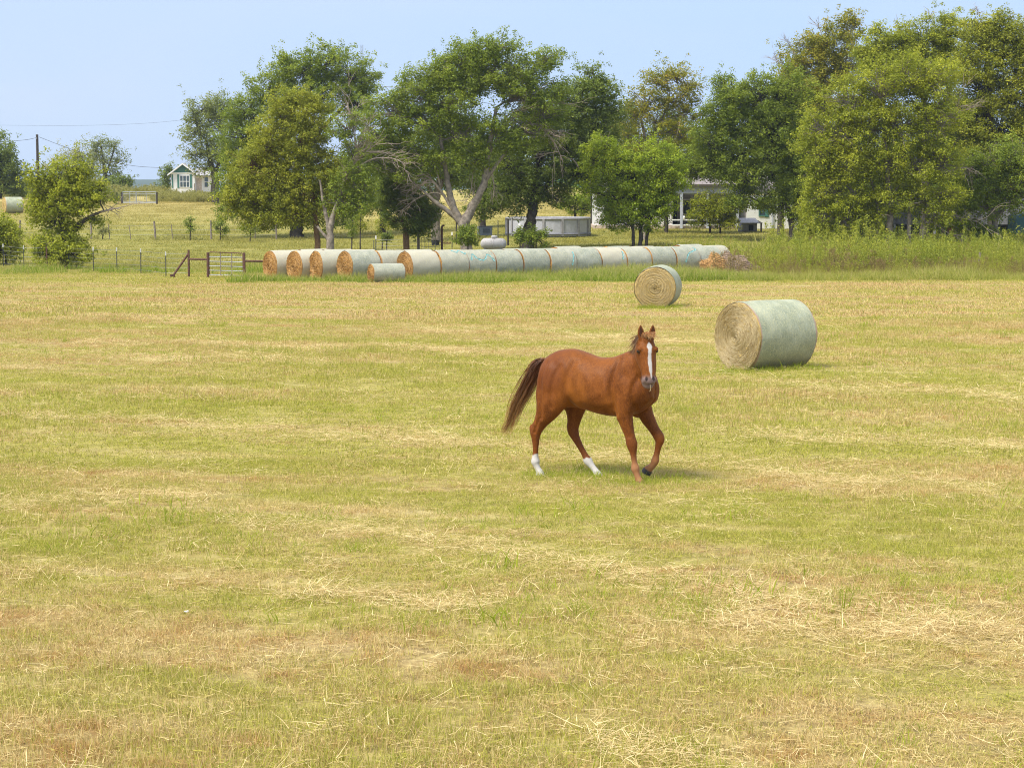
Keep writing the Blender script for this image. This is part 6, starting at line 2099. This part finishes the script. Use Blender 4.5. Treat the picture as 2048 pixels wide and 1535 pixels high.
# ---------------- weathered barn and what stands in it
D = 146
k = mpp(D)
o_ = np.array(place(1880, D))
bn = empty('barn', tuple(o_), 0, 'weathered grey barn with a dark open front behind weeds at the right edge', 'barn')
HX = lambda px: (px - 1880) * k * 1.003
H = lambda py: at(1880, py, D).z - o_[2]
M_board = siding('weathered_barn_boards', (.20, .20, .215), .30, .25, 0)
xa, xb = HX(1690), HX(2130)
mb = MB(); mb.box(((xa + xb) / 2, 0, (H(449) + H(352)) / 2), (xb - xa, .12, H(352) - H(449))); mb.build('front_boards', M_board, bn)
mb = MB(); mb.box(((xa + xb) / 2, 7, H(352) / 2), (xb - xa, .12, H(352))); mb.build('back_wall', M_board, bn)
for x_ in (xa, xb):
    mb = MB(); mb.box((x_, 3.5, H(352) / 2), (.12, 6.87, H(352))); mb.build('side_wall', M_board, bn)
roof_slab(bn, 'roof', [(xa - .5, -.7, H(352) + .05), (xb + .5, -.7, H(352) + .05), (xb + .5, 3.5, H(318)), (xa - .5, 3.5, H(318))], .1, M_roofgrey)
roof_slab(bn, 'roof', [(xa - .5, 7.7, H(352) + .05), (xb + .5, 7.7, H(352) + .05), (xb + .5, 3.5, H(318)), (xa - .5, 3.5, H(318))], .1, M_roofgrey)
for px in (1741, 1789, 1869, 1960, 2022):
    mb = MB(); mb.tube([(HX(px), .02, 0), (HX(px), .02, H(449))], .085, 8); mb.build('post', simple('pale_barn_post', (.48, .47, .48), .7) if 'pale_barn_post' not in bpy.data.materials else bpy.data.materials['pale_barn_post'], bn)
rb = empty('red_cart', tuple(place(1911, 139)), rad(4), 'dark red box cart half hidden by weeds in front of the barn', 'cart')
M_redp = simple('faded_dark_red_paint', (.21, .035, .032), .6, .3, .3)
mb = MB(); mb.box((0, 0, .85), (1.35, 2.0, .75)); mb.build('box', M_redp, rb, bevel=.02)
mb = MB(); mb.box((0, 0, 1.25), (1.45, 2.1, .06)); mb.build('rim', M_redp, rb)
for sx_ in (-.62, .62):
    mb = MB(); mb.tube([(sx_ - .09, 0, .33), (sx_ + .09, 0, .33)], .33, 18); w1 = mb.build('wheel', M_shade, rb)
    mb = MB(); mb.tube([(sx_ - .11, 0, .33), (sx_ + .11, 0, .33)], .15, 12); mb.build('rim', M_steel, w1)
mb = MB(); mb.tube([(0, -1.0, .55), (0, -2.2, .42)], .05, 8); mb.build('drawbar', M_rustpipe, rb)
tt_ = empty('stock_trailer', tuple(place(2075, 138)), rad(3), 'dark teal trailer with a rounded front corner at the extreme right edge', 'trailer')
M_tl = simple('dark_teal_paint', (.022, .075, .085), .45, .4, .2)
mb = MB(); mb.prism([(-1.75, .45), (1.9, .45), (1.9, 1.75), (-1.45, 1.75), (-1.66, 1.66), (-1.75, 1.42)], -1.0, 1.0); mb.build('body', M_tl, tt_)
mb = MB(); mb.box((.2, 0, 1.79), (3.3, 2.04, .07)); mb.build('roof', simple('grey_trailer_roof', (.26, .28, .30), .5), tt_)
for sx_ in (-.3, .6):
    mb = MB(); mb.tube([(sx_, -1.05, .35), (sx_, -.85, .35)], .35, 18); w1 = mb.build('wheel', M_shade, tt_)
    mb = MB(); mb.tube([(sx_, -1.07, .35), (sx_, -.95, .35)], .16, 12); mb.build('rim', M_steel, w1)
# broken rail in the weeds and a scrap of white in the stubble
rr_ = empty('broken_rail', tuple(place(1945, 104)), 0, 'brown broken fence rail with one leaning post standing in the weeds at the right', 'fence rail')
o_ = np.array(place(1945, 104))
mb = MB(); mb.tube([(-.9, 0, .58), (.3, 0, .60)], .04, 7); mb.build('rail', M_oldwood, rr_)
post_part((np.array((.32, .06, 0)), 1.05), .07, 'post', M_oldwood, rr_, 7, .05)
M_oldpaper = simple('dirty_white_paper', (.62, .60, .56), .8, .2, .15, 40)
sp_ = place(373, 16.72)
bm = bmesh.new()
bmesh.ops.create_grid(bm, x_segments=8, y_segments=8, size=.017)
for v in bm.verts:
    v.co.z = .022 + .010 * math.sin(v.co.x * 220) * math.cos(v.co.y * 95) + R.normal(0, .003)
    v.co.x *= 1 + .3 * math.sin(v.co.y * 60)
me = bpy.data.meshes.new('white_scrap')
bm.to_mesh(me)
bm.free()
me.materials.append(M_oldpaper)
o = link('white_scrap', me, None, (sp_.x, sp_.y, sp_.z + .012), .4)
s_ = o.modifiers.new('thick', 'SOLIDIFY')
s_.thickness = .002
tag(o, 'small crumpled white scrap lying in the foreground stubble', 'litter')
# ------------------------------------------------------------------ summer haze over the whole scene
M_haze = bpy.data.materials.new('haze')
M_haze.use_nodes = True
t = NT(M_haze.node_tree)
M_haze.node_tree.nodes.clear()
out = t.n('ShaderNodeOutputMaterial')
pv = t.n('ShaderNodeVolumePrincipled', {'Color': (.72, .84, 1.0, 1), 'Density': .00016, 'Anisotropy': .2})
t.links.new(pv.outputs[0], out.inputs['Volume'])
hz = MB()
hz.box((0, 1950, 5.5), (6400, 4600, 55))
ho = hz.build('haze', M_haze)
tag(ho, kind='stuff')
